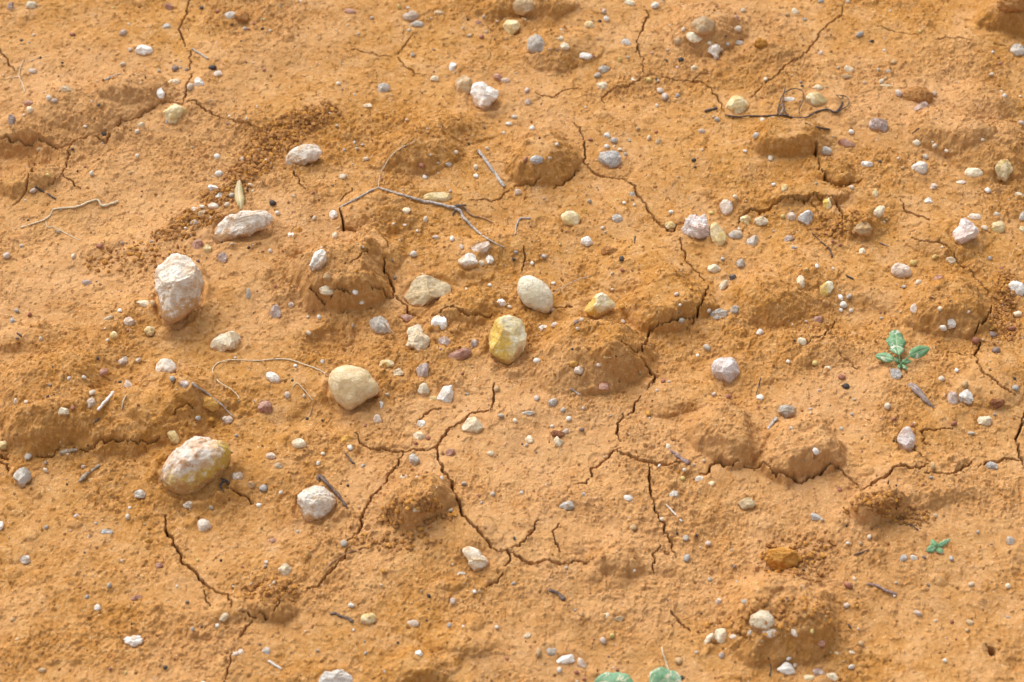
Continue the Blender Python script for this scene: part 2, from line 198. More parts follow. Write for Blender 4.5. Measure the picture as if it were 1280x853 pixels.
# ------------------------------------------------------------------ stones table:  x,y,w,h,kind[,aANGLE][,A angular][,B buried][,L lumpy]
TAB = """
180,64,23,15,Q;163,64,6,6,P;154,42,11,7,P,B;207,34,13,8,G,A,a20;212,9,12,8,R,a-30;14,10,8,14,U,A;39,8,16,12,C,B;91,43,10,5,R,a20;289,22,18,15,G,B;306,37,8,5,G
154,82,7,7,C;219,86,8,9,U;266,86,11,7,K,A;272,93,12,9,P,A;199,90,8,5,G,B;218,103,15,10,C,A;249,104,14,15,Q,L;238,111,8,8,C;201,118,10,16,Q,a10;218,144,30,27,Y;81,114,21,13,T,B
62,125,9,7,Q;68,127,9,7,P;36,130,13,8,R;38,138,10,9,C;15,151,10,16,U,A;30,144,5,4,C;107,160,4,4,Q;130,166,7,6,K;176,157,11,9,C,A;172,167,6,5,C;163,164,5,5,T;172,197,5,4,Q;272,198,10,6,Q
50,187,10,9,T;303,201,9,5,P,a20;312,203,8,12,Q,A;40,90,12,8,P,B;252,10,5,4,K;272,14,5,4,R;283,76,8,4,O
436,16,16,9,R,B;465,22,8,4,G;499,11,10,7,Y,B;510,10,6,5,Q;514,21,21,14,P;520,31,19,9,G,B;549,17,14,9,T,B;598,30,11,8,R,a30;605,24,5,5,G;579,37,5,4,C;587,45,6,5,C;602,47,7,6,R;608,41,6,4,Q
640,35,22,20,Y;516,70,8,7,G;423,105,6,5,C;480,112,16,15,G,A;566,84,9,12,Q,a-15;544,99,11,8,C;581,108,22,26,T;606,120,43,37,Q,A;622,97,11,10,R;632,101,12,7,P;459,133,14,6,C,B
412,144,4,4,Q;534,162,3,3,Q;380,196,50,32,E;326,175,14,8,Q,A,a35,B;333,202,5,5,Q;324,190,5,5,C;443,178,4,4,Q;446,186,6,5,G;453,181,5,4,G;458,200,8,8,C,a40,B;560,206,10,8,G;527,208,10,6,R;636,156,7,7,Q
609,187,6,4,C;630,168,6,4,Q;595,210,10,5,C
656,9,32,24,T;682,14,14,12,P,B;671,57,25,24,G,a40;701,49,9,9,C,A;706,59,12,11,C,A;702,37,4,4,G;732,71,17,10,Q,A;742,71,4,4,R;737,32,13,10,Y;758,24,12,6,Q;755,16,6,6,P;788,5,15,10,C;819,9,8,9,Q;828,1,8,4,G
783,54,12,10,Q,L;775,76,11,6,Y,B;785,72,5,4,G;755,87,15,11,G,a20;747,95,11,6,G;753,109,14,12,C,L;792,101,12,7,C,B;811,102,9,6,Y;822,102,6,3,C;815,67,5,3,P;834,63,5,3,P;833,75,4,4,K;851,77,7,6,K,a30,A;847,84,4,4,P
868,86,11,9,C;825,115,10,6,P;831,124,9,8,P,B;821,132,5,5,Q;847,121,9,7,B;847,52,10,12,T;854,40,7,5,Q;868,48,22,14,C,a-25;879,33,31,25,T;887,55,6,6,C;893,63,17,16,Q,L;895,73,11,7,P;901,65,7,8,T
909,58,7,5,B;923,54,12,7,G;920,24,8,11,R;922,37,10,7,C,B;928,15,10,5,C,B;921,133,29,26,Y,a20;659,115,9,8,P,B;660,128,9,9,P;643,147,6,8,Q;665,161,7,6,Q
670,201,17,12,B;657,200,7,6,R;687,199,5,5,C;696,183,5,3,Q;738,175,5,5,R;759,170,9,9,Q;767,176,9,9,B;758,185,8,7,Q;763,200,27,25,B,A,a25;775,188,8,5,C;782,193,6,5,G;797,162,8,5,T;811,173,8,6,C,B;823,178,8,10,T,A,a-30;787,175,5,4,G
820,165,5,4,R;877,165,8,7,P,a40;867,201,5,5,K;869,209,4,4,K;945,172,8,9,Q,A;953,152,9,4,Q;931,191,6,5,Q;957,101,5,5,C;896,151,7,5,G,B
1026,3,14,5,B;994,15,10,9,C,B;984,20,6,5,T;1006,24,6,5,B;1074,45,10,7,B,A;1090,51,5,5,K;1026,67,12,5,P;1047,60,6,4,O;1105,64,4,4,Q;1062,88,15,10,C,A,a-20;1058,96,14,6,T;1107,98,7,5,T;1102,103,7,6,C;1108,108,18,5,C;1080,104,5,4,Q
1111,90,6,6,G;1117,79,8,6,T,B;1048,85,4,4,G;1022,110,15,8,C,B;1021,126,28,19,Y,a-15;986,125,16,8,Q,B;1123,119,11,7,P,A;1152,136,18,17,U,A,a-20;1167,119,6,5,P;1099,158,27,19,U,a-20,L;1064,166,7,9,Q,A,a-20
1057,180,23,11,R,A,a-15;1030,190,18,13,G;1084,207,16,12,Q,a-20;1146,179,11,9,C,B;1168,185,8,6,C;1182,193,6,5,C;1157,197,9,6,G;1150,211,21,19,Q;1217,218,23,16,C;1255,214,23,28,Y,L;1272,64,18,18,G;1254,5,12,12,Q;1228,176,8,5,C
1255,122,8,5,Q;1250,81,6,6,R;1241,66,4,4,Q;1239,95,7,5,C;964,193,11,7,C;1276,155,6,6,P;967,149,14,6,P,B
265,236,14,9,Q;274,218,9,8,Q;274,246,10,10,G,A;267,259,15,11,E;243,264,10,11,P,A;253,262,6,6,Q;254,269,16,12,T;244,279,14,9,P;264,274,7,6,C;228,279,4,4,Q;232,286,5,4,Q;284,258,7,6,C;290,245,7,9,G;313,232,9,6,C
304,285,74,40,E;247,307,13,20,R,A,a-30;260,312,11,11,Y,L;278,324,12,16,U;248,329,8,6,U;222,360,60,96,E;181,381,21,10,C,a-8;192,383,8,8,T;162,403,15,14,P;186,414,14,13,Y,L;143,420,12,12,Y,B;150,389,6,4,Q;135,398,16,5,C,a25
108,355,13,10,U,A;92,322,10,5,C,a-30;9,321,12,6,P,a-30;16,403,8,10,G;21,389,7,5,B;37,393,8,6,R;51,424,10,5,C;125,309,14,5,R;153,305,6,4,B;310,370,6,18,G,A;283,429,42,26,C;73,291,7,5,G;61,223,8,4,Y;115,219,5,11,Q,a-30;42,239,7,8,P,B
341,254,8,7,K,a30;347,267,5,7,Q;367,246,6,3,G,a30;372,288,11,9,O;364,295,9,9,Q,A;393,273,7,4,C;417,269,11,12,Q;419,296,8,11,C,B;338,314,12,4,Q,a30;397,327,20,30,Q,a-35,L;345,392,15,23,U,A,a-15;363,382,10,8,P
409,347,11,13,T,B;409,363,21,13,C,B;445,377,8,8,Q;452,379,6,5,Q;399,398,9,7,Q;385,397,4,4,Q;386,418,6,8,C;391,388,5,4,R;441,409,6,5,G;475,408,33,22,G,a-25,A;508,398,16,10,R;549,405,21,22,Q;522,424,30,37,C,a-20,L;555,429,17,17,U
538,415,8,8,O;537,366,64,44,N,A;585,327,25,20,E;602,311,30,16,P,A,a25;602,330,9,9,C;612,326,12,12,Q,A;577,310,9,8,P;517,320,8,9,Q;565,300,9,8,Q;545,298,9,7,P;508,264,11,9,C;532,276,10,7,C;548,247,36,15,Y,B;522,291,6,5,C
492,283,4,4,Q;531,222,8,6,Q;595,220,6,5,Q;563,241,5,4,G;627,380,13,11,Q,A;637,383,6,6,C;583,363,5,5,C;612,358,5,4,Q;429,222,10,5,C,a20
647,241,9,9,P;668,369,44,58,W;637,421,50,66,Z,A;713,275,25,23,Y;730,265,8,11,O,A;737,252,6,7,G;771,274,14,12,G;790,244,10,8,G,B;780,255,5,5,Q;772,251,6,3,Y;793,257,4,4,Q;839,266,8,8,Q;753,286,6,4,Q;732,303,16,14,Q,A,a-30
777,324,7,7,K,L;778,337,5,5,R;765,342,5,4,C;700,307,5,5,Y;680,323,9,6,B;665,330,9,5,Q;645,317,6,4,B;642,327,6,7,K,A;692,355,6,7,Q;690,389,7,8,P;750,382,40,34,Z,A;777,388,7,6,O;779,402,6,5,P;679,412,13,11,Q,A
694,407,9,9,P,a40;720,405,8,7,U;727,402,4,5,C;722,414,5,4,C;765,364,6,4,C;838,283,14,10,Y,B;868,286,33,34,X,L;898,297,19,37,Y,a15;908,260,17,21,P;918,252,6,5,C;919,294,18,12,G;941,303,15,20,G,A,a-20,B;932,276,15,15,Y,B
950,278,20,13,C,L,a20;889,268,8,6,Y,B;926,331,11,12,G;892,337,17,13,C,L;916,348,10,10,K,L;904,358,9,19,C,a-35;896,395,27,16,G,L,a15,B;919,388,11,15,G,L;950,416,10,9,Q;852,402,7,7,G;846,368,6,6,P;850,382,4,4,Q;886,389,7,6,P
903,325,4,5,B;1007,273,20,20,B,A;989,272,12,14,P;978,273,7,6,Y;1034,255,12,18,Z,A,a-15;1064,236,8,6,C;967,232,6,5,Q;980,236,8,12,Y,a-20;1094,242,8,11,Y;1098,266,12,20,C,a-35;1078,286,24,19,T,L;1160,252,12,10,Q;1167,234,9,9,P
1199,229,17,6,P,a10;1234,240,9,7,Q;1273,245,12,9,C;1206,291,38,37,X,A;1218,272,17,10,P;1230,286,9,7,C;1247,285,19,16,Y,a25;1246,269,8,7,C;1278,272,12,14,G;1278,288,10,10,Y;985,300,13,10,U,A;991,312,7,5,B;1078,315,9,10,C,A
1021,334,9,5,Q;1008,339,5,5,Y;1001,354,13,18,C,B;1033,363,17,22,Z,A,a-15;1050,373,9,9,Q,A;1054,382,9,7,Q,A;1051,388,6,6,Q;1061,372,7,8,G;1064,388,7,4,Q;1022,401,14,11,R,a25;1002,428,13,11,C;1127,340,26,20,P,a-15;1141,331,9,8,Y
1168,322,9,7,Y;1188,327,13,10,C,A;1172,349,15,9,R,a20;1148,355,9,6,C;1130,360,7,6,B;1142,387,9,14,P;1174,390,6,9,C,B;1189,405,12,14,Q,A;1178,414,7,10,Q;1210,392,6,4,C;1270,362,22,22,Q;1273,393,12,10,C;1261,408,10,9,C
1264,415,8,8,R;1240,420,8,9,U;1237,324,6,7,B;1252,337,6,5,R;1050,308,5,4,R;1040,305,4,4,R;1020,230,4,4,G
207,461,28,24,E;153,453,12,16,P,a-20;128,466,15,10,R,a35;173,451,9,6,C;105,472,7,7,Q;162,484,13,19,P,A,a30;114,504,13,17,P,A;116,494,8,6,C;80,515,14,11,C,A;91,510,6,5,R;216,477,6,8,B;230,481,11,11,U;21,503,8,10,P,B;33,503,7,4,C
193,526,10,9,O;262,505,25,16,O,a-30;248,524,6,10,B,a-20;264,525,7,6,O;285,526,15,13,P,L,B;217,547,13,22,Y,a35;242,584,95,72,V;28,597,23,24,G,A;36,573,9,7,G;57,579,6,5,G;104,583,7,8,P;57,588,9,6,C;4,557,11,12,Y;175,618,15,12,G,A
237,632,16,11,E;297,596,14,12,P;264,636,5,5,G;296,547,5,4,B;314,606,10,9,T;369,457,7,6,Q;342,473,22,12,Q,a-35;331,511,19,19,R,A;359,495,7,10,P;380,495,5,6,P;441,486,66,58,M;403,453,6,5,G;374,556,19,16,C;339,571,14,11,P;348,583,13,9,T
329,610,10,7,B;351,616,5,5,Q;324,633,8,4,Q;404,569,8,6,C;398,580,8,4,Q;394,632,52,48,E;433,551,15,13,O,A;438,562,7,7,Q;454,583,7,4,B;475,508,9,13,Q,a-25;472,525,11,12,P,B;483,456,19,12,Y;498,466,15,11,C,B;484,496,5,5,G
529,466,16,22,U,A;530,489,16,20,C;541,500,10,9,Y;558,495,20,27,Q,A,a-15;527,531,13,11,Q,a-30;524,546,16,13,C,A;520,556,6,5,R;535,549,7,5,R;518,575,14,16,G,A;562,567,13,11,R,A;552,599,11,5,P;591,532,28,24,C,A,a25;626,522,8,7,G
621,488,9,7,T;580,606,7,7,G;616,618,6,5,G;521,596,4,4,Q;505,598,11,10,C,B;519,637,12,8,C;575,444,33,15,R,a20;593,431,11,12,U;584,492,7,4,G;578,467,5,4,R;614,568,10,8,C,B
671,453,8,7,Q;718,455,11,8,O;723,464,12,11,P;760,445,14,11,Y,A;748,459,5,5,P;755,484,13,10,R;691,504,11,12,B;704,514,8,7,G;660,517,19,7,G,A;671,498,7,6,P;711,525,8,5,Q;727,539,6,6,U;729,513,7,6,P;644,527,11,6,C;661,550,12,11,C,A;658,557,5,5,P
707,541,8,8,P;698,554,14,15,C,A;810,518,7,5,O;884,436,11,7,G;872,446,4,4,Q;908,465,35,39,D;892,494,8,7,P;910,497,8,9,R;950,499,9,6,Q,a-30;829,478,6,5,R;836,478,5,4,P;835,560,7,12,C,B;855,591,5,6,Q;853,599,8,9,Y;875,600,11,8,Q,A;890,606,10,9,Y,B
842,619,13,11,G;936,630,22,16,N,A;709,633,19,13,G;729,620,9,9,G,A;785,623,12,8,Q,B;652,616,5,5,Q;824,583,5,4,Q;1035,462,11,9,C,A;1057,484,8,7,K;1052,473,8,8,R;1120,469,16,17,B,A;1019,454,9,6,Y,B;985,453,5,4,Q;983,515,24,18,G,L;1020,564,8,10,Q,a25
1133,552,20,34,X;1191,500,14,20,U;1208,498,19,20,Q,L;1196,463,8,6,Q;1177,474,6,7,C;1245,439,9,8,U;1219,428,9,8,R;1206,482,12,5,T,a-20;1269,486,7,8,B,a40;1268,473,4,4,K;1231,527,19,14,C,L;1243,519,5,5,G;1240,583,15,11,B,a-20;1109,509,9,7,C,B;1117,525,7,6,R
1140,533,6,4,R;1214,542,8,6,G,B;1192,531,9,7,R,B;1065,518,5,4,B;1166,584,9,8,T,B;1164,597,5,4,B;989,536,6,5,G;0,658,10,12,Q;95,647,9,10,U,L;58,660,6,5,B;134,666,16,8,B;120,655,5,3,B;160,648,9,6,C;255,658,19,18,E;32,700,13,11,G,L
199,708,10,8,R,B;170,748,16,9,R,a15,B;122,761,9,10,Q,B;137,734,5,8,G,a-30;234,753,6,6,U;221,733,4,4,Q;291,733,4,4,Q;168,802,25,15,Q,L;280,773,9,14,C,a-35;272,784,5,5,Q;242,791,6,5,B;302,816,9,10,P;295,819,11,5,P;138,838,6,8,R,A;157,841,7,4,Y
54,839,12,8,T,B;16,775,5,5,T;186,676,10,8,O,B;356,713,18,17,C,L;333,704,5,5,Q;332,709,5,4,G;341,677,11,8,R,B;430,682,9,8,G,a-40;479,715,9,6,O;595,701,37,34,S;577,719,12,8,G;593,742,6,4,Q;600,742,7,6,T;566,752,9,7,P,B;536,746,6,5,K;439,758,8,9,Q,A
461,774,20,16,Y;517,781,16,11,P,B,A;562,783,8,7,B,A;524,817,10,9,Q;457,817,7,4,B;333,814,13,11,G,B;325,807,5,4,U;442,788,4,4,Q;397,814,5,4,G;621,785,5,6,P;418,849,46,22,Q,L;791,661,8,7,T;857,675,7,6,G;885,680,7,6,P;858,700,8,8,B,A;914,690,5,5,G
918,710,5,4,U;888,724,5,6,G;898,753,9,9,P;931,753,6,12,G,a15;953,776,32,28,C,A,B;901,797,17,23,C;885,801,9,23,C,a-35;917,797,10,8,P;902,820,8,11,U,A;848,827,9,8,T;870,817,5,4,Q;708,825,25,12,Q,a20,A;728,831,9,20,P,a35;689,815,14,11,G,a20,A;673,818,10,8,T,B
699,838,9,5,Q;659,795,12,7,C,a20;754,801,10,7,P,a25;765,796,8,7,Y,B;758,771,9,9,C,B;774,774,15,7,T;719,763,5,4,B;642,731,5,5,B;721,841,6,6,R;730,850,6,5,R;772,838,5,5,R;708,710,5,5,G;1020,647,15,9,B,A,a-15;962,700,4,5,K
1059,681,5,4,Q;1075,681,8,7,T;1086,673,6,9,C,A;1130,699,11,11,B,A,a30;1142,699,11,9,G,A,a-30;1155,698,8,4,U;1189,699,6,7,B;1222,666,6,5,B;1263,677,11,13,G;1060,734,11,7,R,a-15;1058,757,8,9,P;1120,729,6,4,G;1118,745,4,4,Q;1160,732,5,4,U;1072,788,7,3,P
1147,767,10,7,P,B;1214,731,10,6,C;1260,733,7,5,C;1025,805,13,9,R,B;1001,736,13,10,E,B;1015,790,8,7,Y;993,792,8,12,Q,B,a30;1076,806,11,7,T;1044,818,21,10,C,B;1062,817,14,7,C,B;1181,826,7,7,Q,L;984,836,23,17,Q,A;1024,842,15,12,U,A;1041,847,18,11,C,a-30
1011,848,14,9,Y;1064,835,6,9,Q;986,824,6,7,Q;1195,799,4,4,R;1212,779,11,9,T,B;1190,777,7,4,R;1209,789,5,5,T;963,792,20,12,E,B
"""
OUT = {  # traced outlines of the stones large enough to show their shape
 (242,584):'193,601 200,586 211,570 226,556 245,547 262,548 275,549 287,557 290,568 287,580 278,592 262,605 243,616 222,620 204,615',
 (222,360):'192,348 197,333 206,322 218,313 232,314 241,325 250,340 254,356 250,372 240,388 228,402 212,408 204,402 203,388 196,370',
 (304,285):'266,300 270,285 280,274 295,267 315,264 335,265 341,273 335,283 318,290 300,297 285,301 272,308',
 (441,486):'409,472 413,463 425,457 445,457 458,461 467,472 475,483 474,492 460,500 447,510 438,516 425,508 413,492',
 (668,369):'645,358 649,347 660,343 672,347 684,357 692,372 692,385 688,393 675,393 664,387 650,375',
 (637,421):'610,430 612,412 620,398 632,391 650,390 660,397 659,415 657,435 648,450 635,456 620,450 612,442',
 (537,366):'503,375 510,360 520,347 540,345 555,350 568,358 565,368 548,380 530,388 512,384',
 (750,382):'731,385 740,375 753,365 762,373 770,380 762,390 750,399 740,395 731,391',
 (606,120):'585,118 590,108 597,102 612,105 628,113 625,122 615,130 607,140 597,134 586,124',
 (380,196):'355,205 360,192 372,184 388,181 405,190 400,198 385,205 368,213 357,213',
 (283,429):'262,435 270,422 280,417 297,416 303,424 298,434 285,438 268,441',
 (394,632):'369,628 372,616 385,609 400,608 412,614 420,625 412,640 402,652 388,655 376,645',
 (908,465):'890,455 895,448 910,446 922,449 925,462 920,475 912,484 902,483 894,472',
 (1206,291):'1190,297 1198,282 1203,272 1215,280 1224,292 1218,302 1205,308 1192,303',
 (868,286):'852,285 858,275 870,270 882,273 885,288 886,300 875,302 862,298',
 (1133,552):'1123,555 1126,540 1132,534 1141,540 1143,555 1138,567 1130,568 1124,562',
 (595,701):'578,688 586,682 595,685 602,694 612,704 611,714 602,718 590,712 585,700',
 (28,597):'17,592 22,587 35,587 40,597 35,605 25,612 19,603',
 (522,424):'507,420 512,410 521,407 530,414 537,427 536,438 524,443 511,438',
 (207,461):'194,462 198,452 207,448 217,453 222,462 214,469 203,473 195,470',
 (418,849):'397,850 403,842 415,839 430,840 439,846 438,858 418,862 398,858',
}
stones = []
for tok in TAB.replace('\n', ';').split(';'):
    if not tok.strip(): continue
    f = tok.split(','); o = dict(x=float(f[0]), y=float(f[1]), w=float(f[2]), h=float(f[3]), k=f[4], ang=0.0, A=0, B=0, L=0)
    for q in f[5:]:
        if q[0] == 'a': o['ang'] = float(q[1:])
        else: o[q] = 1
    stones.append(o)
stones.sort(key=lambda o: -o['w']*o['h'])

def place(o):
    b = o['h']*0.5*MM
    k = 0.08 if o['B'] else (0.36 if max(o['w'], o['h']) > 20 else 0.25)
    if (o['x'], o['y']) in ((606,120),(668,369),(637,421),(750,382)): k = 0.85
    p = hit(o['x'], o['y'], b*CP*k)
    s = scale_at(p); o['p'] = p; o['s'] = s
    o['a'] = o['w']*0.5*s*1.0; o['b'] = o['h']*0.5*s*1.04
for o in stones: place(o)

# ---- fine relief
rough = sst(-0.28, 0.45, pn(GX*7, GY*7, 21)+0.55*pn(GX*19, GY*19, 22))
RPATCH = [(350,175,50,30,.9),(395,150,26,16,.9),(290,240,40,22,.8),(245,280,40,16,.8),(170,320,70,26,.6),(1195,85,90,40,.8),(1258,385,22,48,1.),(560,740,160,50,.7),(800,730,160,70,.7),(620,70,60,24,.5),
          (420,440,70,30,.9),(1100,640,40,26,1.),(520,640,60,34,1.),(1000,700,70,60,.8),(90,480,110,70,.6),(60,740,150,60,.4),(340,745,60,40,.7),(960,380,50,30,.7),(730,440,90,40,.5),(130,130,110,40,.6),
          (1030,290,50,30,.8),(880,60,60,30,.5),(1080,690,90,50,.5),(420,345,60,40,.6),(990,560,60,40,.6),(900,540,50,40,.7)]
SPATCH = [(110,50,110,50),(420,80,110,60),(150,240,80,50),(60,330,60,50),(770,140,110,26),(1080,50,90,50),(650,560,60,50),(880,560,40,30),(1000,640,50,26),(1180,770,110,60),(90,690,110,50),(690,250,110,40),(60,610,40,30),(640,660,90,30),
          (840,510,60,30),(310,580,50,40),(450,600,40,30),(680,800,90,40),(880,480,60,24),(760,250,60,40),(500,690,50,26),(370,790,60,24)]
def patch(cx, cy, rw, rh):
    p = plane_pt(cx, cy); s = scale_at(p); rx = rw*s; ry = rh*s/SP
    sl = window(p.x, p.y, rx*1.7, ry*1.7)
    d = np.sqrt(((WX[sl]-p.x)/rx)**2+((WY[sl]-p.y)/ry)**2)
    return sl, sst(1.35, 0.45, d)
for c in SPATCH:
    sl, m = patch(*c); rough[sl] *= 1-0.85*m
for c in RPATCH:
    sl, m = patch(*c[:4]); rough[sl] = np.maximum(rough[sl], m*c[4])
gran = np.zeros_like(rough)
for c in [(322,203,22,24),(338,182,24,22),(358,168,26,18),(382,153,26,14),(402,143,22,12),(300,228,18,18),(275,252,24,14),(245,280,30,12),(215,296,26,10),(1258,368,13,30),(1255,402,18,20)]:
    sl, m = patch(*c); gran[sl] = np.maximum(gran[sl], m)
def fn(sc, sd): return pn(GX*sc, GY*sc, sd)
f1 = fn(32, 31); f2 = fn(75, 32); f3 = fn(160, 33); f4 = fn(330, 34); f5 = fn(560, 35)
ridge = 1-np.abs(pn(WX*60, WY*70, 36))*2
ridge2 = 1-np.abs(pn(WX*130, WY*150, 37))*2
gyy, gxx = np.gradient(HBASE, YS, XS); slope = np.sqrt(gyy**2+gxx**2)
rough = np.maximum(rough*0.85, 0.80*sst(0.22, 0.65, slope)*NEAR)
f6 = fn(760, 40); f7 = fn(240, 41)
A = 0.30+0.45*rough
det = 0.0018*f1+A*(0.0015*f2+0.0011*f3+0.0007*f4+0.0005*f7)+(0.20+0.75*rough)*(0.00065*f5+0.00042*f6)
det += 0.8*rough*(0.0008*ridge+0.0010*np.clip(ridge2, -.2, 1))*sst(-.3, .4, f1+.5*f2)
det += (0.25+0.75*rough)*(0.0011*sst(.22, .42, fn(125, 44)+.55*f4)*sst(-.2, .3, fn(38, 45))+0.0008*sst(.25, .45, fn(260, 46)+.5*f5))
flake = fn(95, 38)+0.7*fn(230, 39)                 # scattered thin mud flakes
det += 0.0008*sst(0.30, 0.36, flake)*sst(-.2, .4, fn(30, 42))+0.0012*sst(.55, .62, fn(150, 43)+.3*f5)
H += det*NEAR
# stamped crumbs and pits
nst = 40000
sx = rng.uniform(-0.66, 0.66, nst); sy = rng.uniform(-0.42, 0.57, nst)
jj = np.searchsorted(XS, sx); ii = np.searchsorted(YS, sy)
rr = rough[ii, jj]; gg = gran[ii, jj]
for i in range(nst):
    m = max(rr[i], gg[i]); q = rng.random()
    if q > 0.06+0.62*m: continue
    r = 0.0009+0.0028*rng.random()**3*(0.55+0.6*m)+0.0006*m
    if q < 0.012: r = 0.004+0.004*rng.random()
    sgn = 1 if rng.random() < 0.86 else -1.0
    e = 0.7+0.7*rng.random(); sl = window(sx[i], sy[i], r, r*1.2)
    gx = (GX[sl]-sx[i])/r; gy = (GY[sl]-sy[i])/(r*e)
    d2 = np.clip(1-gx*gx-gy*gy, 0, 1)
    H[sl] += sgn*r*(0.26+0.28*m)*np.sqrt(d2)*np.where(d2 > 0, 1, 0)
for i in range(1500):                                   # pin holes left by rain and gas
    x, y = rng.uniform(-.64, .64), rng.uniform(-.40, .55); rp = 0.0007+0.0009*rng.random()**2
    sl = window(x, y, rp, rp); H[sl] -= 0.0022*(((GX[sl]-x)**2+(GY[sl]-y)**2) < rp*rp)
# collars and gaps round the stones
for o in stones:
    if o['w']*o['h'] < 90: continue
    ax, by = o['a'], max(o['b']/SP*0.8, o['b'])
    cx = o['p'].x; cy = o['p'].y
    sl = window(cx, cy, ax*2.4+0.004, by*2.4+0.004)
    g = 0.5*(ax+by)
    ca, sa = math.cos(math.radians(o['ang'])), math.sin(math.radians(o['ang']))
    gx = GX[sl]-cx; gy = GY[sl]-cy; gu = gx*ca+gy*sa; gv = -gx*sa+gy*ca
    d = np.sqrt((gu/ax)**2+(gv/by)**2)
    n = 0.55+0.9*pn(GX[sl]*70, GY[sl]*70, 50)
    am = min(0.0055, 0.18*g)
    dd = (d-1)*g
    H[sl] += am*n*np.exp(-((dd-0.0045)/0.0045)**2)-0.35*am*np.exp(-((dd+0.0002)/0.0013)**2)
H -= CRK
H -= 0.0*NEAR
p = plane_pt(1239, 817)                                # the small burrow
sl = window(p.x, p.y, 0.012, 0.012)
d = np.sqrt((GX[sl]-p.x)**2+((GY[sl]-p.y)*.8)**2)
H[sl] -= 0.030*sst(0.0036, 0.0026, d)+0.0015*sst(0.008, 0.0036, d)
H[sl] += 0

def node_mat(name):
    m = bpy.data.materials.new(name); m.use_nodes = True
    nt = m.node_tree; b = nt.nodes['Principled BSDF']
    return m, nt, b
class NB:
    def __init__(s, nt): s.nt = nt; s.n = nt.nodes; s.l = nt.links
    def noise(s, vec, scale, detail=4, rough=0.55, dist=0.0):
        t = s.n.new('ShaderNodeTexNoise'); t.inputs['Scale'].default_value = scale; t.inputs['Detail'].default_value = detail
        t.inputs['Roughness'].default_value = rough; t.inputs['Distortion'].default_value = dist
        s.l.new(vec, t.inputs['Vector']); return t.outputs['Fac']
    def voro(s, vec, scale, feat='F1'):
        t = s.n.new('ShaderNodeTexVoronoi'); t.inputs['Scale'].default_value = scale; t.feature = feat
        s.l.new(vec, t.inputs['Vector']); return t
    def mr(s, v, a, b, c=0.0, d=1.0):
        t = s.n.new('ShaderNodeMapRange'); t.interpolation_type = 'SMOOTHSTEP'
        for i, q in zip((1, 2, 3, 4), (a, b, c, d)): t.inputs[i].default_value = q
        s.l.new(v, t.inputs[0]); return t.outputs[0]
    def math(s, op, a, b=0.0):
        t = s.n.new('ShaderNodeMath'); t.operation = op
        for i, q in enumerate((a, b)):
            if isinstance(q, (int, float)): t.inputs[i].default_value = q
            else: s.l.new(q, t.inputs[i])
        return t.outputs[0]
    def mix(s, f, a, b, mode='MIX'):
        t = s.n.new('ShaderNodeMix'); t.data_type = 'RGBA'; t.blend_type = mode
        if isinstance(f, (int, float)): t.inputs[0].default_value = f
        else: s.l.new(f, t.inputs[0])
        for i, q in ((6, a), (7, b)):
            if isinstance(q, tuple): t.inputs[i].default_value = (*q, 1)
            else: s.l.new(q, t.inputs[i])
        return t.outputs[2]
    def bump(s, hgt, strength, dist, prev=None):
        t = s.n.new('ShaderNodeBump'); t.inputs['Strength'].default_value = strength; t.inputs['Distance'].default_value = dist
        s.l.new(hgt, t.inputs['Height'])
        if prev is not None: s.l.new(prev, t.inputs['Normal'])
        return t.outputs[0]

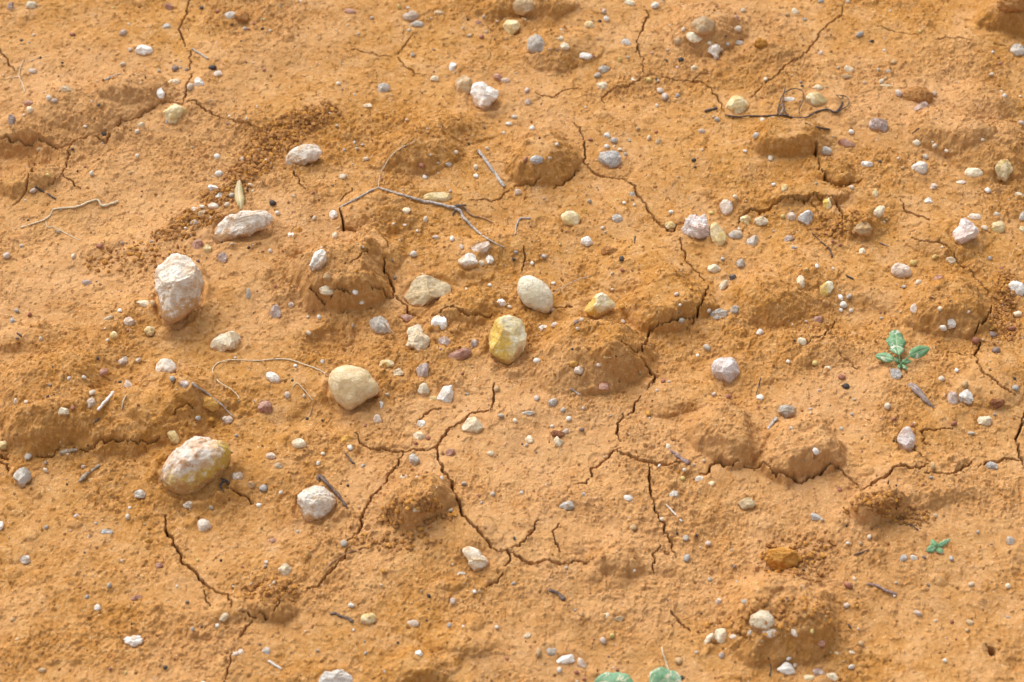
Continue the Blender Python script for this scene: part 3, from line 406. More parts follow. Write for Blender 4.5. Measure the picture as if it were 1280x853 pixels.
SOIL_LIGHT = (0.555, 0.308, 0.135); SOIL_DEEP = (0.405, 0.179, 0.036); SOIL_MID = (0.475, 0.231, 0.065)
def soil_material():
    m, nt, b = node_mat('ochre_clay_soil'); q = NB(nt)
    co = nt.nodes.new('ShaderNodeTexCoord').outputs['Object']
    at = nt.nodes.new('ShaderNodeAttribute'); at.attribute_name = 'crumbly'; ro = at.outputs['Fac']
    big = q.noise(co, 5.0, 4, 0.55); med = q.noise(co, 28, 6, 0.62, 0.4); fine = q.noise(co, 190, 5, 0.65); vf = q.noise(co, 800, 3, 0.6)
    c = q.mix(q.mr(big, 0.38, 0.62), SOIL_MID, (0.495, 0.250, 0.088))
    c = q.mix(q.math('MULTIPLY', q.mr(med, 0.45, 0.64), 0.75), c, SOIL_LIGHT)
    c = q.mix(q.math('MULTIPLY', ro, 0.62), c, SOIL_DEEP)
    c = q.mix(q.math('MULTIPLY', q.mr(fine, 0.54, 0.64), 0.45), c, (0.67, 0.41, 0.19))
    c = q.mix(q.math('MULTIPLY', q.mr(fine, 0.46, 0.36), 0.52), c, (0.30, 0.135, 0.030))
    up_ = q.noise(co, 2.3, 3, .5); c = q.mix(q.math('MULTIPLY', q.mr(up_, .45, .62), .35), c, (0.62, 0.365, 0.190))        # pale dried silt film
    dk = q.noise(co, 13, 5, .6, .8); c = q.mix(q.math('MULTIPLY', q.mr(dk, .56, .70), .35), c, (0.36, 0.155, 0.033))      # damper clay
    v = q.voro(co, 330); sp = q.mr(v.outputs['Distance'], 0.22, 0.12)            # dark and pale mineral specks
    sel = nt.nodes.new('ShaderNodeSeparateColor'); nt.links.new(v.outputs['Color'], sel.inputs[0])
    c = q.mix(q.math('MULTIPLY', sp, q.mr(sel.outputs[0], 0.86, 0.90, 0, 0.8)), c, (0.12, 0.05, 0.022))
    c = q.mix(q.math('MULTIPLY', sp, q.mr(sel.outputs[1], 0.90, 0.93, 0, 0.8)), c, (0.72, 0.62, 0.50))
    v2 = q.voro(co, 620); sp2 = q.mr(v2.outputs['Distance'], 0.30, 0.16)
    sel2 = nt.nodes.new('ShaderNodeSeparateColor'); nt.links.new(v2.outputs['Color'], sel2.inputs[0])
    c = q.mix(q.math('MULTIPLY', sp2, q.mr(sel2.outputs[0], 0.87, 0.91, 0, 0.7)), c, (0.22, 0.085, 0.022))
    c = q.mix(q.math('MULTIPLY', sp2, q.mr(sel2.outputs[1], 0.86, 0.90, 0, 0.7)), c, (0.74, 0.55, 0.34))
    pt = q.noise(co, 62, 6, .7, .5); c = q.mix(q.math('MULTIPLY', q.mr(pt, .50, .60), .30), c, (0.62, 0.36, 0.145)); c = q.mix(q.math('MULTIPLY', q.mr(pt, .46, .36), .30), c, (0.37, 0.155, 0.025))
    nt.links.new(c, b.inputs['Base Color'])
    b.inputs['Roughness'].default_value = 0.95; b.inputs['Specular IOR Level'].default_value = 0.06
    hh = q.math('ADD', q.math('MULTIPLY', fine, 1.0), q.math('MULTIPLY', vf, 0.4))
    n1 = q.bump(hh, 0.75, 0.0016)
    n2 = q.bump(q.noise(co, 1300, 3, 0.7), 0.7, 0.0006, n1)
    nt.links.new(n2, b.inputs['Normal'])
    return m
SOIL = soil_material()
def flat_soil(name, col, col2):
    m, nt, b = node_mat(name); q = NB(nt)
    co = nt.nodes.new('ShaderNodeTexCoord').outputs['Object']
    f = q.noise(co, 240, 5, 0.65)
    nt.links.new(q.mix(q.mr(f, 0.38, 0.62), col, col2), b.inputs['Base Color']); b.inputs['Roughness'].default_value = 0.9
    b.inputs['Specular IOR Level'].default_value = 0.2
    nt.links.new(q.bump(q.noise(co, 700, 4, 0.7), 0.8, 0.0009), b.inputs['Normal'])
    return m
CRUMB = flat_soil('crumbled_ochre_soil', (0.27, 0.120, 0.034), (0.42, 0.205, 0.068))
CLOD = flat_soil('dried_soil_clod', (0.37, 0.165, 0.048), (0.50, 0.255, 0.092))
ORANGE = flat_soil('orange_soil_clod', (0.44, 0.185, 0.030), (0.56, 0.29, 0.075))
REDDISH = flat_soil('red_brown_soil_clod', (0.20, 0.075, 0.035), (0.33, 0.15, 0.07))

def mesh_np(name, co, quads, tris=False):
    me = bpy.data.meshes.new(name); k = quads.shape[1]
    me.vertices.add(len(co)); me.vertices.foreach_set('co', co.astype(np.float32).ravel())
    me.loops.add(quads.size); me.loops.foreach_set('vertex_index', quads.astype(np.int32).ravel())
    me.polygons.add(len(quads)); me.polygons.foreach_set('loop_start', (np.arange(len(quads))*k).astype(np.int32))
    me.polygons.foreach_set('loop_total', np.full(len(quads), k, np.int32))
    me.update(calc_edges=True); me.validate(verbose=False)
    me.polygons.foreach_set('use_smooth', np.ones(len(quads), bool))
    return me
ny, nx = GX.shape
idx = np.arange(ny*nx).reshape(ny, nx)
quads = np.stack([idx[:-1, :-1], idx[:-1, 1:], idx[1:, 1:], idx[1:, :-1]], -1).reshape(-1, 4)
me = mesh_np('ground', np.stack([GX, GY, H], -1).reshape(-1, 3), quads)
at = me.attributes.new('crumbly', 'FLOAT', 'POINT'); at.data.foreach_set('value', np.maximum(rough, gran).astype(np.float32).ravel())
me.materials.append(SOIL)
go = bpy.data.objects.new('ground', me); COL.objects.link(go); go['kind'] = 'structure'

# ------------------------------------------------------------------ object helpers
def link(name, me, parent=None, mat=None):
    o = bpy.data.objects.new(name, me); COL.objects.link(o)
    if mat is not None and me is not None: me.materials.append(mat)
    if parent is not None: o.parent = parent
    return o
def tag(o, label, cat=None, group=None, kind=None):
    o['label'] = label
    if cat: o['category'] = cat
    if group: o['group'] = group
    if kind: o['kind'] = kind
    return o

# ------------------------------------------------------------------ icospheres
import bmesh
ICO = {}
for lv in (1, 2, 3, 4, 5, 6):
    bm = bmesh.new(); bmesh.ops.create_icosphere(bm, subdivisions=lv, radius=1.0)
    bm.verts.ensure_lookup_table(); v = np.array([tuple(x.co) for x in bm.verts]); f = np.array([[q.index for q in x.verts] for x in bm.faces]); bm.free()
    ICO[lv] = (v/np.linalg.norm(v, axis=1)[:, None], f)
def n3(v, sc, seed):                                   # cheap 3-D noise from three planar slices
    return (pn(v[:, 0]*sc+v[:, 2]*sc*.7, v[:, 1]*sc-v[:, 2]*sc*.4, seed)+pn(v[:, 1]*sc*.9+3, v[:, 2]*sc*1.1, seed+1)+pn(v[:, 2]*sc*1.05, v[:, 0]*sc*.95+7, seed+2))/1.9

def stone_shape(o, lv):
    v, f = ICO[lv]; v = v.copy()
    key = (o['x'], o['y']); seed = int(o['x']*3+o['y']*7) % 300
    rg = np.random.default_rng(seed+5)
    size = max(o['w'], o['h'])
    poly = OUT.get((int(o['x']), int(o['y'])))
    # facets
    npl = 15 if o['A'] else (11 if size > 14 else 9)
    lo, hi = (0.58, 0.90) if o['A'] else ((0.72, 0.95) if size > 16 else (0.64, 0.94))
    if poly is not None: lo, npl = lo-0.06, npl+5
    if o['k'] in 'WM': npl, lo, hi = 5, 0.9, .98
    for _ in range(npl):
        n = rg.normal(size=3); n /= np.linalg.norm(n); d = rg.uniform(lo, hi)
        if poly is not None and abs(n[2]) < 0.45: continue
        t = v@n; over = np.clip(t-d, 0, None); v -= np.outer(over*0.96, n)
    lump = 0.22 if o['L'] else (0.11 if size > 16 else 0.16)
    if o['k'] in 'WM': lump = 0.025
    nn = n3(v, 1.3, seed+1)*lump*1.2+n3(v, 3.1, seed+4)*lump*0.6
    if size > 14: nn += n3(v, 7.5, seed+8)*lump*0.30*(1.7 if o['k'] in 'VEXQ' else 1.0)
    if size > 30: nn += n3(v, 17, seed+9)*lump*0.16
    v *= (1+nn)[:, None]
    th = 0.74 if not o['A'] else 0.68
    if poly is not None:
        P = np.array([tuple(map(float, q.split(','))) for q in poly.split()])
        c = P.mean(0); P = P-c; P[:, 1] *= -1
        ex = np.abs(P).max(0); o['cx'], o['cy'] = c
        ang = np.arctan2(P[:, 1], P[:, 0]); rad = np.hypot(P[:, 0], P[:, 1]); s = np.argsort(ang); ang = ang[s]; rad = rad[s]
        ang = np.concatenate([ang-2*np.pi, ang, ang+2*np.pi]); rad = np.concatenate([rad]*3)
        th_ = np.arctan2(v[:, 1], v[:, 0])
        r = sum(np.interp(th_+k, ang, rad) for k in (-.07, 0, .07))/3
        q = v.copy(); q[:, 0] = v[:, 0]*r; q[:, 1] = v[:, 1]*r; q[:, 2] = v[:, 2]*min(o['w'], o['h'])*0.5*0.85
        q *= o['s']*0.945
    else:
        ca, sa = math.cos(math.radians(o['ang'])), math.sin(math.radians(o['ang']))
        # keep the fitted extents
        v[:, 0] /= (v[:, 0].max()-v[:, 0].min())/2; v[:, 1] /= (v[:, 1].max()-v[:, 1].min())/2
        a, b = o['a'], o['b']
        x = v[:, 0]*a; y = v[:, 1]*b
        if o['ang']: x, y = x*ca-y*sa, x*sa+y*ca
        q = np.stack([x, y, v[:, 2]*min(a, b)*th*1.05], -1)
    M = np.array([list(U), list(V), list(-F)])        # local axes lie along the line of sight the outline was traced in
    return q@M, f

# ------------------------------------------------------------------ stone materials
DIRT = (0.50, 0.265, 0.10)
def stone_mat(name, c1, c2, c3, stain=0.3, dirt=0.35, speck=None, rough=0.62, c3t=(0.50, 0.68), grad=None):
    m, nt, b = node_mat(name); q = NB(nt)
    tc = nt.nodes.new('ShaderNodeTexCoord'); oi = nt.nodes.new('ShaderNodeObjectInfo')
    mp = nt.nodes.new('ShaderNodeVectorMath'); mp.operation = 'ADD'
    cmb = nt.nodes.new('ShaderNodeCombineXYZ'); r10 = q.math('MULTIPLY', oi.outputs['Random'], 13.0)
    for i in range(3): nt.links.new(r10, cmb.inputs[i])
    nt.links.new(tc.outputs['Object'], mp.inputs[0]); nt.links.new(cmb.outputs[0], mp.inputs[1]); co = mp.outputs[0]
    n1 = q.noise(co, 80, 8, 0.72, 0.4); n2 = q.noise(co, 50, 9, 0.74, 0.5); n3_ = q.noise(co, 420, 5, 0.7)
    c = q.mix(q.mr(n1, 0.42, 0.58), c1, c2)
    if grad:
        sg = nt.nodes.new('ShaderNodeSeparateXYZ'); nt.links.new(tc.outputs['Generated'], sg.inputs[0])
        g = q.math('ADD', q.math('MULTIPLY', sg.outputs[0], grad[0]), q.math('ADD', q.math('MULTIPLY', sg.outputs[1], grad[1]), q.math('MULTIPLY', sg.outputs[2], grad[2])))
        n2 = q.math('ADD', n2, q.math('ADD', g, grad[3]))
    c = q.mix(q.math('MULTIPLY', q.mr(n2, *c3t), min(1, stain*1.6)), c, c3)
    c = q.mix(q.math('MULTIPLY', q.mr(n3_, 0.47, 0.35), 0.45), c, tuple(x*0.55 for x in c2))
    big_ = q.noise(co, 34, 9, .76, .2)
    c = q.mix(q.math('MULTIPLY', q.mr(big_, .53, .61), .30), c, tuple(.5*(x+y) for x, y in zip(c2, DIRT)))
    mo = q.noise(co, 190, 6, .72, .3)
    c = q.mix(q.math('MULTIPLY', q.mr(mo, .54, .64), .32), c, DIRT); c = q.mix(q.math('MULTIPLY', q.mr(mo, .44, .36), .5), c, tuple(min(.9, x*1.12) for x in c1))
    if speck:
        v = q.voro(co, 520); c = q.mix(q.math('MULTIPLY', q.mr(v.outputs['Distance'], 0.34, 0.2), 0.8), c, speck)
    # clay sticking to the stone, mostly low down
    sz = nt.nodes.new('ShaderNodeSeparateXYZ'); nt.links.new(tc.outputs['Generated'], sz.inputs[0])
    dz = q.math('ADD', q.math('MULTIPLY', q.mr(sz.outputs[2], 0.05, 0.75, 1.0, 0.0), 0.36), q.math('MULTIPLY', q.noise(co, 95, 9, 0.75), 1.15))
    dm = q.math('MULTIPLY', q.mr(dz, 0.76-0.35*dirt, 0.86-0.33*dirt), min(1, 0.55+dirt))
    c = q.mix(dm, c, DIRT)
    val = nt.nodes.new('ShaderNodeHueSaturation'); nt.links.new(c, val.inputs['Color'])
    nt.links.new(q.mr(oi.outputs['Random'], 0, 1, 0.95, 1.15), val.inputs['Value'])
    nt.links.new(val.outputs[0], b.inputs['Base Color'])
    b.inputs['Roughness'].default_value = rough; b.inputs['Specular IOR Level'].default_value = 0.4
    n = q.bump(q.noise(co, 230, 6, 0.68), 0.8, 0.0030); n = q.bump(q.noise(co, 1100, 4, 0.7), 0.4, 0.0006, n)
    nt.links.new(n, b.inputs['Normal'])
    return m
SM = {
 'Q': stone_mat('white_quartz', (0.88, 0.85, 0.80), (0.74, 0.68, 0.61), (0.76, 0.52, 0.28), .32, .24),
 'W': stone_mat('ivory_limestone', (0.85, 0.79, 0.64), (0.76, 0.69, 0.50), (0.74, 0.56, 0.28), .15, .05, rough=.5),
 'C': stone_mat('cream_stone', (0.82, 0.72, 0.54), (0.66, 0.52, 0.34), (0.70, 0.44, 0.16), .22, .28),
 'Y': stone_mat('yellow_stained_stone', (0.80, 0.67, 0.43), (0.64, 0.47, 0.20), (0.62, 0.38, 0.04), .38, .22),
 'Z': stone_mat('white_and_yellow_stone', (0.86, 0.79, 0.58), (0.76, 0.62, 0.32), (0.68, 0.43, 0.07), .60, .08, c3t=(0.42, 0.60), grad=(-.5,0,-.3,.46)),
 'G': stone_mat('grey_stone', (0.62, 0.57, 0.51), (0.40, 0.35, 0.29), (0.48, 0.36, 0.24), .25, .28),
 'N': stone_mat('grey_tan_stone', (0.60, 0.48, 0.30), (0.48, 0.35, 0.19), (0.68, 0.60, 0.46), .35, .22),
 'B': stone_mat('blue_grey_stone', (0.64, 0.61, 0.58), (0.38, 0.36, 0.34), (0.66, 0.58, 0.48), .35, .22, speck=(0.20, 0.20, 0.21)),
 'P': stone_mat('pinkish_quartz', (0.80, 0.67, 0.56), (0.55, 0.42, 0.32), (0.62, 0.40, 0.26), .35, .28),
 'X': stone_mat('pinkish_white_quartz', (0.82, 0.77, 0.74), (0.64, 0.48, 0.42), (0.66, 0.42, 0.22), .4, .16),
 'D': stone_mat('speckled_grey_granite', (0.78, 0.72, 0.69), (0.64, 0.54, 0.50), (0.66, 0.42, 0.29), .3, .04, speck=(0.36, 0.32, 0.33)),
 'U': stone_mat('purplish_stone', (0.56, 0.44, 0.38), (0.29, 0.20, 0.17), (0.78, 0.72, 0.68), .6, .24),
 'R': stone_mat('reddish_stone', (0.52, 0.30, 0.22), (0.34, 0.14, 0.09), (0.62, 0.46, 0.38), .3, .2),
 'K': stone_mat('dark_stone', (0.15, 0.12, 0.11), (0.06, 0.05, 0.05), (0.32, 0.24, 0.19), .3, .14),
 'T': stone_mat('tan_clay_coated_stone', (0.56, 0.41, 0.25), (0.45, 0.29, 0.14), (0.66, 0.56, 0.42), .25, .42),
 'O': stone_mat('orange_yellow_stone', (0.62, 0.34, 0.07), (0.50, 0.22, 0.03), (0.72, 0.56, 0.30), .25, .12),
 'E': stone_mat('chalky_pinkish_white_stone', (0.80, 0.73, 0.64), (0.60, 0.47, 0.35), (0.66, 0.42, 0.22), .45, .36),
 'M': stone_mat('smooth_tan_stone', (0.68, 0.54, 0.32), (0.60, 0.44, 0.23), (0.66, 0.60, 0.50), .3, .14),
 'V': stone_mat('white_pink_and_ochre_stone', (0.82, 0.74, 0.64), (0.72, 0.48, 0.32), (0.60, 0.38, 0.05), .60, .38, c3t=(0.44, 0.60), grad=(.35,-.1,-.7,.36)),
 'S': stone_mat('white_clay_smeared_stone', (0.82, 0.77, 0.68), (0.66, 0.50, 0.32), (0.56, 0.36, 0.14), .4, .3),
}
CW = dict(Q='white', W='ivory', C='cream', Y='yellowish', Z='white and yellow', G='grey', N='grey-tan', B='blue-grey', P='pinkish', X='pink-white', D='speckled', U='purplish', R='reddish',
          K='dark', T='tan', O='orange', E='chalky', M='tan', V='ochre-stained', S='white')
HAND = {
 (242,584):'largest stone, white and pink on top with ochre flanks, half sunk at left',
 (222,360):'tall irregular chalky white stone standing on end in the smooth mud at left',
 (304,285):'long pale slanting stone beside the patch of dark crumbs',
 (441,486):'large smooth tan stone with a rounded corner and pointed foot, thin root at its left',
 (668,369):'smooth ivory egg-shaped stone with a thin grass thread across it',
 (637,421):'upright blocky stone, white on top with bright yellow stained left side',
 (537,366):'broad grey-tan angular stone set into its socket of clay',
 (750,382):'white angular chip with a yellow broken foot right of the ivory egg stone',
 (606,120):'bright white blocky quartz with sharp edges near the top',
 (380,196):'flat pale pinkish stone just right of the dark crumb patch',
 (283,429):'flat cream stone with sloping top below the tall chalky stone',
 (394,632):'round whitish stone beside the dark splinter of bark',
 (908,465):'speckled grey and pink rounded stone alone on smooth clay at right',
 (1206,291):'triangular pinkish white stone with a yellow patch near the right edge',
 (868,286):'lumpy pink and white quartz stone at the end of the long crack',
 (898,297):'narrow upright cream stone leaning beside the lumpy pink and white quartz',
 (1133,552):'upright white and pink oval stone below the green seedling',
 (595,701):'two-lobed white stone smeared with clay near the curling crack',
 (28,597):'pale grey wedge-shaped stone near the left edge',
 (522,424):'knobbly cream stone with a narrow top between the grey and purple pebbles',
 (207,461):'rounded pale stone with a clay-stained foot between the flat cream stone and the largest stone',
 (418,849):'white stone cut by the bottom edge of the picture',
 (218,144):'round yellow-brown pebble at the junction of two cracks at upper left',
 (640,35):'round cream and yellow pebble near the top edge',
 (656,9):'tan rounded stone touching the top edge',
 (671,57):'pinkish grey rounded pebble leaning against the small mound near the top',
 (763,200):'flat blue-grey white chip below the pair of tiny white pebbles',
 (879,33):'large tan pebble held in the dark mound near the top right',
 (921,133):'round yellow and cream pebble at the left end of the curly black root',
 (1021,126):'smooth yellow egg-shaped pebble inside the curve of the black root',
 (1099,158):'lumpy purple and white pebble right of the curly black root',
 (581,108):'tan grey oval pebble leaning on the bright white quartz block',
 (475,408):'grey slanting pebble crossed by a thin brown root',
 (549,405):'square-cornered white pebble between the grey-tan stone and the knobbly cream one',
 (585,327):'round pale pebble below the tail of the forked grey root',
 (602,311):'pink flat angular chip under the tail of the forked grey root',
 (397,327):'pitted white pebble with red holes perched on the steep clod',
 (713,275):'round yellowish white pebble in the middle of the upper clay slope',
 (1255,214):'rough grey and yellow pebble at the upper right edge',
 (1007,273):'pale blue-grey angular pebble above the small dark rootlet',
 (575,444):'long reddish tan pebble lying aslant below the purple pebble',
 (558,495):'tall bright white angular pebble left of the start of the central crack',
 (591,532):'cream angular pebble right of the central crack',
 (953,776):'cream pebble sunk in the big crumbly mound at lower right',
 (331,511):'dark red angular pebble alone left of the large tan stone',
 (342,473):'small smooth white pebble shaped like a grain of rice',
 (936,630):'flat grey-tan chip on smooth clay below the wavy crack',
 (548,247):'yellow-tan stone half buried under the forked grey root',
 (1127,340):'pinkish grey rounded pebble above the round clay mound at right',
 (262,505):'orange-yellow pebble tucked under the thin grey stick',
 (168,802):'bright white lumpy pebble alone near the lower left',
 (1270,362):'white pebble with an ochre patch by the crumbs at the right edge',
}
LM = [  # landmarks used to say where the small pebbles lie
 (242,584,'the largest stone'),(222,360,'the tall chalky stone'),(304,285,'the long pale stone'),(441,486,'the large smooth tan stone'),(668,369,'the ivory egg stone'),
 (637,421,'the yellow-sided block'),(537,366,'the grey-tan angular stone'),(750,382,'the yellow-footed white chip'),(606,120,'the bright white quartz block'),(380,196,'the flat pinkish stone'),
 (283,429,'the flat cream stone'),(394,632,'the stone beside the bark'),(908,465,'the speckled round stone'),(1206,291,'the triangular stone'),(868,286,'the lumpy pink-white stone'),
 (1133,552,'the upright oval stone'),(595,701,'the two-lobed white stone'),(28,597,'the grey wedge stone'),(522,424,'the knobbly cream stone'),(207,461,'the clay-footed pale stone'),(418,849,'the bottom edge stone'),
 (218,144,'the round yellow-brown pebble'),(671,57,'the leaning pinkish grey pebble'),(763,200,'the flat blue-grey chip'),(879,33,'the tan pebble in the mound'),(921,133,'the yellow and cream pebble'),
 (1021,126,'the yellow egg-shaped pebble'),(1099,158,'the lumpy purple pebble'),(397,327,'the pitted white pebble'),(713,275,'the round yellowish white pebble'),(1255,214,'the rough grey-yellow pebble'),
 (1007,273,'the pale blue-grey angular pebble'),(558,495,'the tall white angular pebble'),(591,532,'the cream pebble by the crack'),(953,776,'the cream pebble in the mound'),(331,511,'the dark red pebble'),
 (1125,440,'the green seedling'),(1170,683,'the tiny four-leaved sprout'),(168,802,'the lone lumpy white pebble'),(1239,817,'the burrow hole'),(980,695,'the orange clod'),(698,743,'the dark bark flake'),
 (850,572,'the grey bark chip'),(1150,493,'the curled dry leaf'),(180,64,'the smooth white pebble'),(520,630,'the small dark mound'),(936,630,'the flat grey-tan chip'),(110,592,'the weathered wood splinter'),
 (95,262,'the pale zigzag root'),(475,408,'the grey root-crossed pebble'),(1270,362,'the ochre-patched white pebble'),(840,645,'the white straw'),(614,212,'the grey stick'),(461,774,'the round ochre pebble'),
]
HAND[(461,774)] = 'round ochre yellow pebble alone on the lower clay'
HAND[(180,64)] = 'smooth bright white pebble on the smooth clay at upper left'
DIRN = ['right of', 'upper right of', 'above', 'upper left of', 'left of', 'lower left of', 'below', 'lower right of']
used = set(HAND.values())
def auto_label(o):
    sz = o['w']*o['h']; sw = 'tiny' if sz < 60 else ('small' if sz < 150 else ('medium' if sz < 330 else 'large'))
    ar = max(o['w'], o['h'])/min(o['w'], o['h'])
    sh = 'half-buried' if o['B'] else ('lumpy' if o['L'] else ('angular' if o['A'] else ('long' if ar > 1.6 else ('oval' if ar > 1.2 else 'round'))))
    c = sorted(LM, key=lambda m: math.hypot(m[0]-o['x'], m[1]-o['y'])); c = [m for m in c if (m[0], m[1]) != (o['x'], o['y'])]
    for m in c[:6]:
        dx, dy = o['x']-m[0], m[1]-o['y']; d = math.hypot(dx, dy)
        dn = DIRN[int(round(math.atan2(dy, dx)/(math.pi/4))) % 8]
        near = 'close' if d < 38 else ('just' if d < 65 else ('a little' if d < 100 else 'well'))
        lab = '%s %s %s pebble %s %s %s' % (sw, CW[o['k']], sh, near, dn, m[2])
        if lab not in used: used.add(lab); return lab
    lab = lab.replace('pebble', 'pebble, second nearest,'); used.add(lab); return lab

# ------------------------------------------------------------------ build stones: the 300 largest are things, the rest grit
indiv = stones[:300]; rest = stones[300:]
for o in indiv:
    size = max(o['w'], o['h'])
    lv = 6 if size > 30 else (5 if size > 12 else 4)
    poly = OUT.get((int(o['x']), int(o['y'])))
    if poly is not None:
        P = np.array([tuple(map(float, t.split(','))) for t in poly.split()]); c = P.mean(0)
        b = (P[:, 1].max()-P[:, 1].min())*0.5*MM; k = {(222, 360): .95, (441, 486): .8, (304, 285): .55, (242, 584): .5, (394, 632): .6}.get((int(o['x']), int(o['y'])), 0.8 if o['k'] in 'QWZ' else 0.5)
        o['p'] = hit(c[0], c[1], b*CP*k); o['s'] = scale_at(o['p'])
    co, f = stone_shape(o, lv)
    me = mesh_np('pebble', co, f); me.materials.append(SM[o['k']])
    big = size >= 34
    ob = bpy.data.objects.new('stone' if big else 'pebble', me); COL.objects.link(ob); ob.location = o['p']
    key = (int(o['x']), int(o['y']))
    tag(ob, HAND.get(key) or auto_label(o), 'stone' if big else 'pebble', 'stones lying in the cracked clay' if big else 'pebbles scattered over the cracked clay')

def scatter_mesh(name, items, mats, label, lv=1, jit=0.28):
    """many tiny grains in one mesh: items = (x, y, z, r, mat index)"""
    v0, f0 = ICO[lv]; n = len(items); nv = len(v0)
    g = np.random.default_rng(91)
    sc = g.uniform(0.65, 1.35, (n, 1, 3)); jt = 1+g.uniform(-jit, jit, (n, nv, 1))
    V_ = v0[None]*jt*sc
    an = g.uniform(0, 6.28, n); ca = np.cos(an)[:, None]; sa = np.sin(an)[:, None]
    X = V_[..., 0]*ca-V_[..., 1]*sa; Y = V_[..., 0]*sa+V_[..., 1]*ca; V_ = np.stack([X, Y, V_[..., 2]*0.85], -1)
    I = np.array(items); V_ = V_*I[:, None, 3:4]+I[:, None, :3]
    F_ = (f0[None]+(np.arange(n)*nv)[:, None, None]).reshape(-1, 3)
    me = mesh_np(name, V_.reshape(-1, 3), F_)
    for m in mats: me.materials.append(m)
    me.polygons.foreach_set('material_index', np.repeat(I[:, 4].astype(np.int32), len(f0)))
    if lv == 1: me.polygons.foreach_set('use_smooth', np.zeros(len(F_), bool))
    o = bpy.data.objects.new(name, me); COL.objects.link(o); tag(o, label, 'grit', kind='stuff'); return o
GK = 'QCGBPURKTOY'
def grit_mat(name, col):
    m, nt, b = node_mat(name); q = NB(nt); co = nt.nodes.new('ShaderNodeTexCoord').outputs['Object']
    nt.links.new(q.mix(q.mr(q.noise(co, 300, 3), .4, .6), col, tuple(x*.72 for x in col)), b.inputs['Base Color']); b.inputs['Roughness'].default_value = .7
    return m
GC = dict(Q=(.74,.68,.60), C=(.68,.56,.42), G=(.48,.41,.33), B=(.42,.39,.36), P=(.60,.47,.38), U=(.26,.18,.15), R=(.36,.14,.08), K=(.05,.035,.03), T=(.52,.34,.17), O=(.58,.28,.04), Y=(.62,.46,.16))
gm = [grit_mat('grit_'+CW[k].replace('-', '_'), GC[k]) for k in GK]
items = []
for o in rest:
    if o['k'] not in GK: o['k'] = 'C'
    items.append((o['p'].x, o['p'].y, hgt(o['p'].x, o['p'].y)+0.2*o['h']*MM, 0.5*math.sqrt(o['w']*o['h'])*o['s'], GK.index(o['k'])))
wts = [8, 10, 12, 5, 10, 7, 10, 17, 18, 5, 4]
for i in range(2900):
    x = R.uniform(-.64, .64); y = R.uniform(-.40, .55)
    if mnoise.noise((x*14, y*14, 3.3)) < R.uniform(-.5, .25): continue
    r = 0.00040+0.0016*R.random()**3.0
    items.append((x, y, hgt(x, y)+r*0.10, r, R.choices(range(11), wts)[0]))
scatter_mesh('grit', items, gm, 'tiny mineral grains of many colours strewn over the clay', 2, 0.16)
# soil crumbs: loose grains in the crumbly patches
items = []
def drop(x, y, r, mi=0): items.append((x, y, hgt(x, y)+r*0.4, r, mi))
for (cx, cy, rw, rh, n) in [(322,203,22,24,620),(338,182,24,22,520),(358,168,28,18,420),(382,153,28,14,240),(402,143,24,12,140),(300,228,20,18,200),(275,252,26,14,220),(245,280,32,12,200),(215,296,28,10,120),(175,325,70,22,200),(1258,368,14,34,360),(1255,404,20,22,240),(1130,652,40,12,160),(520,655,50,10,260),(1090,648,36,10,260),(500,680,60,14,120),(1000,700,50,34,260),(340,745,40,20,160),(960,790,90,20,260),(1045,285,40,14,160)]:
    for i in range(n):
        a = R.random()*6.283; q = R.random()**0.62
        p = plane_pt(cx+math.cos(a)*rw*q, cy+math.sin(a)*rh*q)
        x = p.x; y = p.y
        drop(x, y, 0.0007+0.0021*R.random()**2.0, R.choice((0, 0, 1, 2)))
for i in range(5200):
    x = R.uniform(-.64, .64); y = R.uniform(-.40, .55)
    m = rough[np.searchsorted(YS, y), np.searchsorted(XS, x)]
    if R.random() > 0.15+m: continue
    drop(x, y, 0.0004+0.0014*R.random()**3, R.choice((0, 0, 0, 1, 2)))
scatter_mesh('soil_crumbs', items, [CRUMB, CLOD, ORANGE], 'loose crumbs of dry ochre soil lying in patches on the clay', 1, 0.25)['category'] = 'soil crumbs'

# ------------------------------------------------------------------ clods
def clod(x, y, w_, h_, mat, label, seed, k=0.5):
    b = h_*0.5*MM; p = hit(x, y, b*CP*k); s = scale_at(p)
    v, f = ICO[6]; v = v.copy(); g = np.random.default_rng(seed)
    for _ in range(12):
        n = g.normal(size=3); n /= np.linalg.norm(n); d = g.uniform(.6, .9); t = v@n; v -= np.outer(np.clip(t-d, 0, None)*.9, n)
    v *= (1+0.14*n3(v, 1.7, seed)+0.10*n3(v, 4.5, seed+3)+0.06*n3(v, 11, seed+6)+0.035*n3(v, 26, seed+9))[:, None]
    q = np.stack([v[:, 0]*w_*.5*s*1.12, v[:, 1]*h_*.5*s*1.12, v[:, 2]*min(w_, h_)*.45*s], -1)@np.array([list(U), list(V), list(-F)])
    me = mesh_np('soil_clod', q, f); me.materials.append(mat)
    o = bpy.data.objects.new('soil_clod', me); COL.objects.link(o); o.location = p
    tag(o, label, 'soil clod', 'clods of dried soil')
clod(980, 697, 42, 28, ORANGE, 'bright orange crumbly clod on top of the big mound at lower right', 3)
clod(950, 54, 17, 14, ORANGE, 'small orange lump of soil near the top right', 5)
clod(1146, 121, 34, 22, CLOD, 'crumbly ochre clod right above the small purple angular pebble', 7, .4)
clod(1247, 504, 15, 12, REDDISH, 'small red-brown clod at the right edge beside the long crack', 9)
clod(697, 543, 16, 10, REDDISH, 'little dark red-brown clod resting on a cream angular pebble', 11)
clod(762, 314, 19, 14, CLOD, 'squarish ochre block of soil on the upper clay slope', 13, .3)
clod(303, 22, 18, 16, CLOD, 'brown clod stuck to a grey pebble near the upper left', 15, .4)
